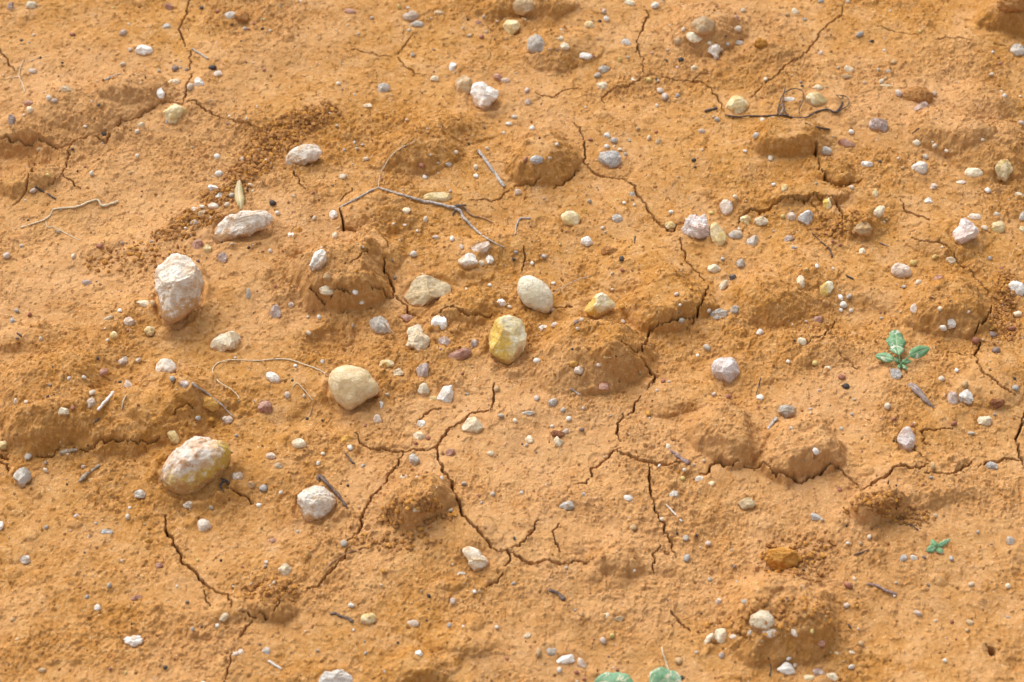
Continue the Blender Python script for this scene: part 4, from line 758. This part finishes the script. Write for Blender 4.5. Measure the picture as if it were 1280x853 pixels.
clod(1266, 4, 40, 26, CLOD, 'dark brown clod in the top right corner', 17, .5)

# ------------------------------------------------------------------ twigs, roots, bark, straw
def wood_mat(name, c1, c2, sc=400):
    m, nt, b = node_mat(name); q = NB(nt); co = nt.nodes.new('ShaderNodeTexCoord').outputs['Object']
    n = q.noise(co, sc, 5, 0.7, 0.5)
    nt.links.new(q.mix(q.mr(n, .38, .62), c1, c2), b.inputs['Base Color']); b.inputs['Roughness'].default_value = .75
    nt.links.new(q.bump(n, .8, .0008), b.inputs['Normal']); return m
WM = dict(grey=wood_mat('weathered_grey_wood', (.50,.45,.41), (.26,.22,.20)), dark=wood_mat('dark_bark', (.055,.035,.028), (.17,.11,.085)), black=wood_mat('black_root', (.035,.024,.022), (.11,.075,.06)),
          pale=wood_mat('pale_straw', (.72,.62,.46), (.55,.42,.26)), white=wood_mat('bleached_stick', (.78,.74,.70), (.60,.52,.45)), brown=wood_mat('brown_root', (.26,.13,.06), (.40,.22,.11)),
          purple=wood_mat('purple_brown_bark', (.17,.10,.09), (.34,.24,.22)), wood=wood_mat('rotten_wood', (.20,.14,.09), (.38,.30,.22)))
def spline(pts, step):
    out = []
    n = len(pts)
    for i in range(n-1):
        p0 = pts[max(0, i-1)]; p1 = pts[i]; p2 = pts[i+1]; p3 = pts[min(n-1, i+2)]
        m = max(2, int((p2-p1).length/step))
        for k in range(m):
            t = k/m; out.append(0.5*((2*p1)+(p2-p0)*t+(2*p0-5*p1+4*p2-p3)*t*t+(3*p1-3*p2+p3-p0)*t**3))
    out.append(pts[-1]); return out
def tube_mesh(paths, flat=1.0, jag=0.18, lift=0.35):
    VV = []; FF = []
    for (poly, r0, r1, hz) in paths:
        q = [tuple(map(float, t.split(','))) for t in poly.split()]
        pts = []
        for i, t in enumerate(q):
            rr_ = (r0+(r1-r0)*i/max(1, len(q)-1))*MM*.8
            z = (t[2] if len(t) > 2 else hz)*0.001
            pts.append(hit(t[0], t[1], rr_*lift+z))
        P = spline(pts, 0.0014); n = len(P); sides = 8 if r0 > 1.6 else 6; base = len(VV)
        ph = R.random()*50
        for i, p in enumerate(P):
            t = (P[min(i+1, n-1)]-P[max(i-1, 0)]).normalized(); sd_ = t.cross(Vector((0, 0, 1))).normalized(); up = sd_.cross(t)
            f = i/(n-1); r = 0.8*(r0+(r1-r0)*f)*MM*(1+jag*1.6*mnoise.noise((i*.35+ph, 0, 0)))
            if i == 0 or i == n-1: r *= 0.5
            off = sd_*(mnoise.noise((i*.22+ph, 4, 0))*r*0.8)
            for k in range(sides):
                a = 6.28318*k/sides; rj = r*(1+jag*mnoise.noise((math.cos(a)*1.5, math.sin(a)*1.5+ph, i*.45)))
                VV.append(p+off+sd_*(math.cos(a)*rj)+up*(math.sin(a)*rj*flat))
        for i in range(n-1):
            for k in range(sides):
                a = base+i*sides+k; b = base+i*sides+(k+1) % sides
                FF.append((a, b, b+sides, a+sides))
        FF.append(tuple(base+k for k in range(sides))[::-1]); FF.append(tuple(base+(n-1)*sides+k for k in range(sides)))
    me = bpy.data.meshes.new('twig'); me.from_pydata([tuple(v) for v in VV], [], FF); me.update()
    me.polygons.foreach_set('use_smooth', [True]*len(me.polygons)); return me
def recenter(o):
    me = o.data; n = len(me.vertices); a = np.empty(n*3, np.float32); me.vertices.foreach_get('co', a); a = a.reshape(-1, 3)
    c = a.mean(0); c[2] = a[:, 2].min(); me.vertices.foreach_set('co', (a-c).ravel()); o.location = Vector(c.tolist()); me.update()
def twig(name, paths, mat, label, cat, flat=1.0, jag=0.26):
    o = link(name, tube_mesh(paths, flat, jag), None, WM[mat]); recenter(o); tag(o, label, cat); return o
def root_thing(name, parts, label, cat):
    q = parts[0][1][0][0].split()[0].split(','); e = link(name, None); e.location = hit(float(q[0]), float(q[1])); tag(e, label, cat)
    for pname, paths, mat, jag in parts:
        c = link(pname, tube_mesh(paths, 1.0, jag), e, WM[mat])
        n = len(c.data.vertices); a = np.empty(n*3, np.float32); c.data.vertices.foreach_get('co', a)
        a = a.reshape(-1, 3)-np.array(list(e.location), np.float32); c.data.vertices.foreach_set('co', a.ravel()); c.data.update()
    return e
root_thing('forked_root', [('stem', [('424,260 435,254 452,245 465,238 473,235', 1.5, 1.9, .8), ('473,235 486,239 500,243 516,248 532,252 548,255 560,258 571,260', 1.9, 2.5, 1.6)], 'grey', .15),
   ('rootlet', [('568,260 577,258 583,262 590,269 605,273 617,279', 2.6, .7, 1.0)], 'brown', .25),
   ('rootlet', [('568,261 574,263 578,270 582,275 595,288 610,299 631,310', 2.8, .7, 1.0)], 'grey', .25),
   ('rootlet', [('568,258 575,257 583,257', 2.6, 1.5, 2.2), ('570,262 567,266 566,270', 2.0, .8, .5)], 'dark', .4),
   ('rootlet', [('473,234 474,224 477,213 480,204', .6, .4, 1.0)], 'pale', .1)], 'long pale grey forked root with dark knot and thin tails across the upper middle', 'root')
root_thing('curly_root', [('stem', [('906,144 920,146 940,145 960,145 972,144 980,144 990,147 1007,147 1020,140 1035,137 1045,140 1052,131 1053,127', 1.5, 1.7, 1.0)], 'black', .3),
   ('rootlet', [('972,144 974,130 980,117 992,111 1003,114 1004,125 999,137 1000,145', 1.2, .8, 4.0)], 'black', .25),
   ('rootlet', [('982,108 980,116 979,126 981,138 986,146', .9, 1.2, 3.0)], 'black', .25),
   ('rootlet', [('1045,141 1054,136 1060,132 1061,125 1055,120 1045,119', 1.2, .6, 3.0), ('1045,119 1051,124 1055,119', .6, .9, 3.0)], 'black', .25),
   ('rootlet', [('974,144 978,138 979,132 975,131 972,141', 1.2, 1.0, 2.0)], 'grey', .2)], 'curly black root with loops around the yellow egg-shaped pebble', 'root')
root_thing('zigzag_root', [('stem', [('25,285 40,280 55,275 63,269 67,262 80,260 95,259 110,253 122,250 127,257 138,255 148,252', 1.1, 1.9, .6)], 'pale', .25),
   ('rootlet', [('57,277 60,284 67,284 75,288 88,295 100,301', .9, .6, .3)], 'pale', .2)], 'pale zigzag root lying on the smooth mud at the left edge', 'root')
twig('grey_stick', [('598,188 605,198 612,208 620,219 627,229 631,234', 2.6, 3.2, .8)], 'grey', 'short thick grey stick lying aslant above the forked root', 'stick', jag=.15)
twig('dry_rootlet', [('478,213 485,200 492,192 500,186 520,176', .9, .7, .8)], 'pale', 'thin pale curved rootlet on the shaded ridge left of the grey stick', 'rootlet')
twig('root_piece', [('1006,154 1020,159 1037,162', 1.0, 1.7, .6)], 'black', 'short black root piece just below the curly root', 'root')
twig('bark_piece', [('881,139 889,137 897,135', 2.6, 2.4, .5)], 'dark', 'stubby dark bark piece left of the yellow and cream pebble', 'bark')
twig('charred_twig', [('44,233 52,239 62,244 70,249', 1.8, 1.2, .6)], 'black', 'charred black twig above the pale zigzag root', 'twig')
twig('grey_stick', [('240,61 250,67 260,74', 1.6, 2.0, .6)], 'grey', 'little grey stick beside the crack at upper left', 'stick')
twig('grey_stick', [('131,101 140,96 150,93 162,92', 2.2, .7, .4)], 'grey', 'grey twig with thick left end on the ledge at upper left', 'stick')
twig('grey_stick', [('240,479 248,485 258,491 268,499 278,507 284,514 291,520', 1.9, .7, 1.6)], 'grey', 'thin grey stick slanting over the orange-yellow pebble', 'stick')
twig('thread_root', [('298,503 298,496 288,486 273,477 266,464 271,455 288,450 320,451 345,449 363,450 384,457 398,462 410,470', .8, 1.0, .6)], 'pale', 'long hair-thin root looping from the large smooth tan stone', 'rootlet', jag=.1)
twig('thread_root', [('366,484 371,479 379,486 391,501', .8, .7, .8)], 'pale', 'small hooked pale rootlet left of the large smooth tan stone', 'rootlet', jag=.1)
twig('bark_splinter', [('400,594 408,603 415,611 424,621 434,635', 3.3, 1.8, 1.2), ('400,593 397,597 400,602', 2.0, 1.4, .5)], 'dark', 'dark brown bark splinter beside the round whitish stone', 'bark', .7, .35)
twig('bark_chip', [('837,563 845,568 852,574 862,579', 2.6, 3.8, .6)], 'purple', 'grey-brown bark chip lying at the wavy crack', 'bark', .6, .4)
twig('white_straw', [('833,631 842,641 853,652', 1.0, 1.6, .8)], 'white', 'short white straw standing out below the wavy crack', 'straw', jag=.1)
twig('white_straw', [('335,826 343,831 352,837', 1.8, 1.5, .5)], 'white', 'short white straw on the clay above the bottom edge stone', 'straw', jag=.1)
twig('bark_flake', [('686,737 694,740 700,744 706,750', 2.2, 3.4, .4), ('684,736 685,743', 1, .8, .3)], 'dark', 'dark brown frayed bark flake alone on the lower clay', 'bark', .5, .5)
twig('bark_curl', [('1084,730 1092,731 1102,735 1110,739 1121,743', 1.3, 2.6, .8)], 'purple', 'purplish brown curl of bark on the smooth clay at lower right', 'bark', .5, .5)
twig('dark_rootlet', [('1015,291 1021,297 1027,303 1034,308 1038,313 1040,322', .7, 1.5, .6)], 'black', 'dark rootlet below the pale blue-grey angular pebble', 'rootlet')
twig('grass_thread', [('681,383,2 690,369,8 700,361,6 707,357,3 725,349,2 747,343,0.5', .6, .5, 1.0)], 'grey', 'thin grey grass thread lying over the ivory egg stone', 'grass stem', jag=.05)
twig('dark_rootlet', [('644,293 646,280 652,273 664,273', 1.3, 1.6, .8)], 'grey', 'small hooked grey rootlet left of the round yellowish white pebble', 'rootlet')
twig('wood_splinter', [('98,602 106,595 115,588 125,581', 3.6, 2.0, .4)], 'wood', 'weathered grey-brown wood splinter on the smooth clay at left', 'wood', .5, .5)
twig('wood_splinter', [('75,567 85,564 97,562', 4.4, 3.2, .6)], 'wood', 'frayed brown wood chip lodged in the crack at left', 'wood', .7, .6)
twig('dark_rootlet', [('951,472 949,480 945,494', 1.0, .5, .8)], 'black', 'tiny upright dark twig right of the speckled round stone', 'twig')
twig('grey_twig', [('713,486 718,489 725,494', 1.2, 1.3, .4)], 'grey', 'short grey twig below the triangular dark mound', 'twig')
twig('dark_twig', [('794,295 793,304', 1.3, .8, .6)], 'black', 'tiny black twig on the upper clay slope left of the lumpy pink-white stone', 'twig')
twig('dark_twig', [('1058,345 1067,349', 2.0, 1.5, .4)], 'black', 'tiny thick black twig left of the pinkish grey rounded pebble', 'twig')
twig('dark_twig', [('1099,303 1105,306 1111,308', 1.3, 1.0, .4)], 'purple', 'tiny brown twig below the wedge of tan soil at right', 'twig')
twig('dark_twig', [('1140,167 1149,160', 1.1, .9, .6)], 'black', 'tiny black twig right of the lumpy purple pebble', 'twig')
twig('dark_twig', [('1067,694 1076,691 1085,688', 1.2, 1.4, .4)], 'dark', 'small dark brown twig between the orange clod and the tiny sprout', 'twig')
twig('dark_twig', [('1060,780 1064,786', 1.5, 1.0, .4)], 'black', 'tiny black twig right of the big mound at lower right', 'twig')
twig('dark_twig', [('1121,646 1130,653 1138,656 1148,663', .8, 1.1, .5), ('1125,657 1128,651', .6, .8, .5)], 'black', 'forked black twig between the small dark mound at right and the tiny sprout', 'twig')
twig('bark_strip', [('960,537 965,529 971,522', 2.2, 2.6, .5)], 'grey', 'grey bark strip beside the rough grey pebble on the double mound', 'bark', .5, .4)
twig('pale_splinter', [('152,512 154,503 157,494', 1.4, .8, .8)], 'pale', 'thin pale splinter below a pinkish angular pebble at left', 'stick', jag=.1)
twig('white_stick', [('122,513 127,507 134,500 142,490', 2.3, 2.6, 1.0)], 'white', 'short thick white stick like a piece of bone at left', 'stick', jag=.12)
twig('dark_debris', [('412,768 418,767 425,770 433,772 441,778', 1.6, 2.6, .3)], 'dark', 'ragged dark plant debris left of the round ochre yellow pebble', 'plant debris', .6, .6)
twig('dark_twig', [('430,564 433,569 437,573 443,580', .9, 2.0, .4)], 'dark', 'dark curved twig below the orange-yellow angular pebble', 'twig')
twig('dark_twig', [('390,509 389,515 387,521', .9, .7, .4)], 'brown', 'tiny brown twig between the dark red pebble and the large smooth tan stone', 'twig')
twig('dark_rootlet', [('468,396 474,399 480,404 486,411 493,418', .8, 1.1, 5.0)], 'brown', 'thin brown root crossing the grey slanting pebble', 'rootlet')
twig('brown_root', [('405,714 415,703 425,697 437,690 450,688 466,685', 1.0, 1.2, .5)], 'brown', 'thin brown root bridging the crack left of the small dark mound', 'root')
twig('dark_twig', [('21,416 27,421', 1.6, 1.6, .4)], 'black', 'tiny black twig below the smooth mud at the left edge', 'twig')
twig('dark_twig', [('116,530 121,526 125,523', 1.8, .9, .4)], 'dark', 'tiny dark twig below the short white stick at left', 'twig')
twig('dark_rootlet', [('960,822 963,828 964,836 962,846', 1.0, .9, .6)], 'black', 'curved black rootlet at the bottom beside the white angular pebble', 'rootlet')
twig('straw', [('30,74 25,86 24,96 28,105 31,115', .8, 1.0, .8), ('24,96 16,97 6,99', .7, .5, .4), ('34,78 48,72 63,70', .7, .4, .5)], 'pale', 'pale branching dry grass stem near the top left corner', 'grass stem', jag=.1)
twig('dark_twig', [('185,31 188,36 191,41', 1.0, .8, .3)], 'grey', 'tiny grey twig left of the grey chip at upper left', 'twig')
twig('dark_twig', [('1002,45 1005,50', .8, .8, .3)], 'dark', 'tiny dark twig on the upper right clay beside the long fine crack', 'twig')
twig('dark_rootlet', [('286,605 281,600 276,607 280,615', 2.2, 1.2, .6), ('276,598 283,600', 1.5, 1.0, .8)], 'black', 'knotty black root scrap at the right foot of the largest stone', 'root', jag=.5)

# dry husk standing in the crumbs
def leaf_mesh(path, width, prof, bend=0.25, lobes=0.0, nt_=26, ns=10, th=0.0004, curl=0.0, seed=0, origin=None):
    """leaf blade: path of 3-D points, width m, cross-section bend"""
    P = spline(path, (path[-1]-path[0]).length/nt_); n = len(P); VV = []; FF = []
    for i, p in enumerate(P):
        f = i/(n-1); t = (P[min(i+1, n-1)]-P[max(i-1, 0)]).normalized()
        view_up = Vector((0, -0.45, 0.9)).normalized(); sd_ = t.cross(view_up).normalized(); up = sd_.cross(t).normalized()
        wv = width*0.5*prof(f)*(1+lobes*math.sin(f*21+seed)+lobes*.5*math.sin(f*47+seed))
        for k in range(ns+1):
            s = -1+2*k/ns
            ed = 1+lobes*0.8*mnoise.noise((f*9+seed, s*3, 2))
            z = -bend*wv*(s*s)+bend*0.5*wv*math.exp(-(s*7)**2)*-1+curl*wv*mnoise.noise((f*4+seed, s*1.3, 7))
            VV.append(p+sd_*(s*wv*ed)+up*z)
    for i in range(n-1):
        for k in range(ns):
            a = i*(ns+1)+k; FF.append((a, a+1, a+ns+2, a+ns+1))
    o0 = origin or Vector((0, 0, 0))
    me = bpy.data.meshes.new('leaf'); me.from_pydata([tuple(v-o0) for v in VV], [], FF)
    uv = me.uv_layers.new(name='UVMap')
    for pl in me.polygons:
        for li in pl.loop_indices:
            vi = me.loops[li].vertex_index; uv.data[li].uv = ((vi % (ns+1))/ns, (vi//(ns+1))/(n-1))
    me.polygons.foreach_set('use_smooth', [True]*len(me.polygons)); me.update(); return me
def solid(o, th=0.0005):
    m = o.modifiers.new('thickness', 'SOLIDIFY'); m.thickness = th; m.offset = -1
def leaf_mat(name, g1, g2, patchc, amt, rib=(0.38, 0.48, 0.28)):
    m, nt, b = node_mat(name); q = NB(nt); tc = nt.nodes.new('ShaderNodeTexCoord'); co = tc.outputs['Object']
    n = q.noise(co, 160, 5, .6); c = q.mix(q.mr(n, .38, .62), g1, g2)
    c = q.mix(q.math('MULTIPLY', q.mr(q.noise(co, 115, 6, .72, .6), .60-amt*.25, .66-amt*.25), .85), c, patchc)
    s = nt.nodes.new('ShaderNodeSeparateXYZ'); nt.links.new(tc.outputs['UV'], s.inputs[0])
    r = q.math('ABSOLUTE', q.math('SUBTRACT', s.outputs[0], .5)); c = q.mix(q.mr(r, .055, .02, 0, .8), c, rib)
    # side veins
    wv = nt.nodes.new('ShaderNodeMath'); wv.operation = 'SINE'
    nt.links.new(q.math('MULTIPLY', q.math('SUBTRACT', s.outputs[1], q.math('MULTIPLY', r, .35)), 62.0), wv.inputs[0])
    c = q.mix(q.mr(wv.outputs[0], .86, .99, 0, .30), c, rib)
    nt.links.new(c, b.inputs['Base Color']); b.inputs['Roughness'].default_value = .55
    b.inputs['Subsurface Weight'].default_value = 0.0
    nt.links.new(q.bump(n, .35, .0008), b.inputs['Normal']); return m
LG = leaf_mat('mottled_green_leaf', (.085,.22,.085), (.15,.30,.14), (.66,.62,.50), .20)
LG2 = leaf_mat('pale_dusty_green_leaf', (.12,.27,.13), (.21,.37,.22), (.70,.56,.40), .30)
LD = leaf_mat('dry_purple_grey_leaf', (.26,.19,.17), (.36,.28,.25), (.14,.09,.08), .3, rib=(.20,.14,.12))
HUSK = leaf_mat('dry_husk', (.50,.34,.16), (.42,.32,.14), (.34,.32,.12), .35, rib=(.66,.58,.42))
oval = lambda f: (max(0.0, math.sin(math.pi*min(1, f**0.85*.97+.02))))**0.7
def spat(f, a=.30):                                  # petiole, then a rounded blade
    if f < a: return .11
    g = (f-a)/(1-a); return .11*(1-g)+.95*max(0.0, math.sin(math.pi*g**.9))**.62
def blade(f): return spat(f, .22)*(0.45+0.6*f)
def P3(x, y, z): return hit(x, y, z*0.001)
def plant(name, base, label, leaves, stemr=1.0, cat='seedling'):
    e = link(name, None); o0 = hit(*base); e.location = o0; tag(e, label, cat)
    for (pts, wpx, prof, lob, mat, bend) in leaves:
        me = leaf_mesh([P3(*p) for p in pts], wpx*MM, prof, bend, lob, seed=R.random()*9, curl=.18, origin=o0)
        c = link('leaf', me, e, mat); solid(c)
    VV = tube_mesh([('%g,%g,0 %g,%g,6' % (base[0], base[1]+2, base[0], base[1]-2), 1.6*stemr, 1.4*stemr, 0)], 1, .1)
    c = link('stem', VV, e, LG); n = len(VV.vertices); a = np.empty(n*3, np.float32); VV.vertices.foreach_get('co', a)
    VV.vertices.foreach_set('co', (a.reshape(-1, 3)-np.array(list(o0), np.float32)).ravel())
    return e
plant('green_seedling', (1126, 456), 'small green seedling with one lobed and two narrow leaves in the clay at right', [
  ([(1125,455,3), (1124,444,9), (1121,430,13), (1120,412,14)], 27, blade, .13, LG, .25),
  ([(1124,454,3), (1116,450,8), (1106,446,9), (1094,445,6)], 12, spat, .05, LG, .3),
  ([(1128,454,3), (1136,446,9), (1148,440,11), (1162,435,9)], 15, spat, .05, LG, .3),
  ([(1125,455,2), (1122,451,5), (1119,446,6)], 6, oval, .1, LG, .3),
  ([(1127,456,2), (1132,452,5), (1139,452,5)], 7, oval, .1, LG, .3),
  ([(1126,456,2), (1124,459,4), (1123,461,3)], 5, oval, .1, LG, .3),
  ([(1128,456,2), (1131,459,3), (1134,462,2)], 5, oval, .1, LG, .3)])
plant('four_leaved_sprout', (1171, 684), 'tiny dusty sprout with four small leaves at lower right', [
  ([(1170,684,1), (1168,680,3), (1165,674,3)], 7.5, oval, .08, LG, .3), ([(1170,685,1), (1165,686,3), (1158,689,2)], 9, oval, .08, LG2, .3),
  ([(1171,685,1), (1175,688,3), (1180,691,2)], 7, oval, .08, LG, .3), ([(1171,683,1), (1178,680,3), (1188,674,3)], 6, oval, .12, LG2, .3)], .6)
plant('broad_leaved_plant', (807, 886), 'broad dusty green leaves and pale stalk rising over the bottom edge', [
  ([(806,884,2), (796,868,6), (775,856,9), (742,854,5)], 26, spat, .09, LG2, .2),
  ([(808,884,2), (816,866,7), (830,850,10), (852,856,7)], 27, spat, .12, LG2, .25),
  ([(810,868,3), (815,852,6), (819,842,6)], 4, oval, .1, LG, .3)], 1.4, 'plant')
twig('pale_stalk', [('827,809,4 829,818,4 832,827,3 835,836,2 840,850,1', .9, 1.7, .5)], 'pale', 'pale yellow stalk just above the broad green leaves at the bottom', 'stalk', jag=.08)
me = leaf_mesh([P3(1135,480,2), P3(1144,484,4), P3(1151,492,5), P3(1158,500,4), P3(1168,510,1)], 12*MM, lambda f: (1-f)**.7*.9+.10 if f > .12 else .7, .8, .12, curl=.5)
o = link('dry_leaf', me, None, LD); solid(o); recenter(o); tag(o, 'curled dry purplish leaf below the green seedling', 'dry leaf')
me = leaf_mesh([P3(301,262,1), P3(300,252,4), P3(298,240,5), P3(299,224,3)], 13*MM, oval, .5, .04, curl=.1)
o = link('dry_husk', me, None, HUSK); solid(o); recenter(o); tag(o, 'narrow yellow-green dry husk upright in the dark crumbs above the long pale stone', 'seed husk')
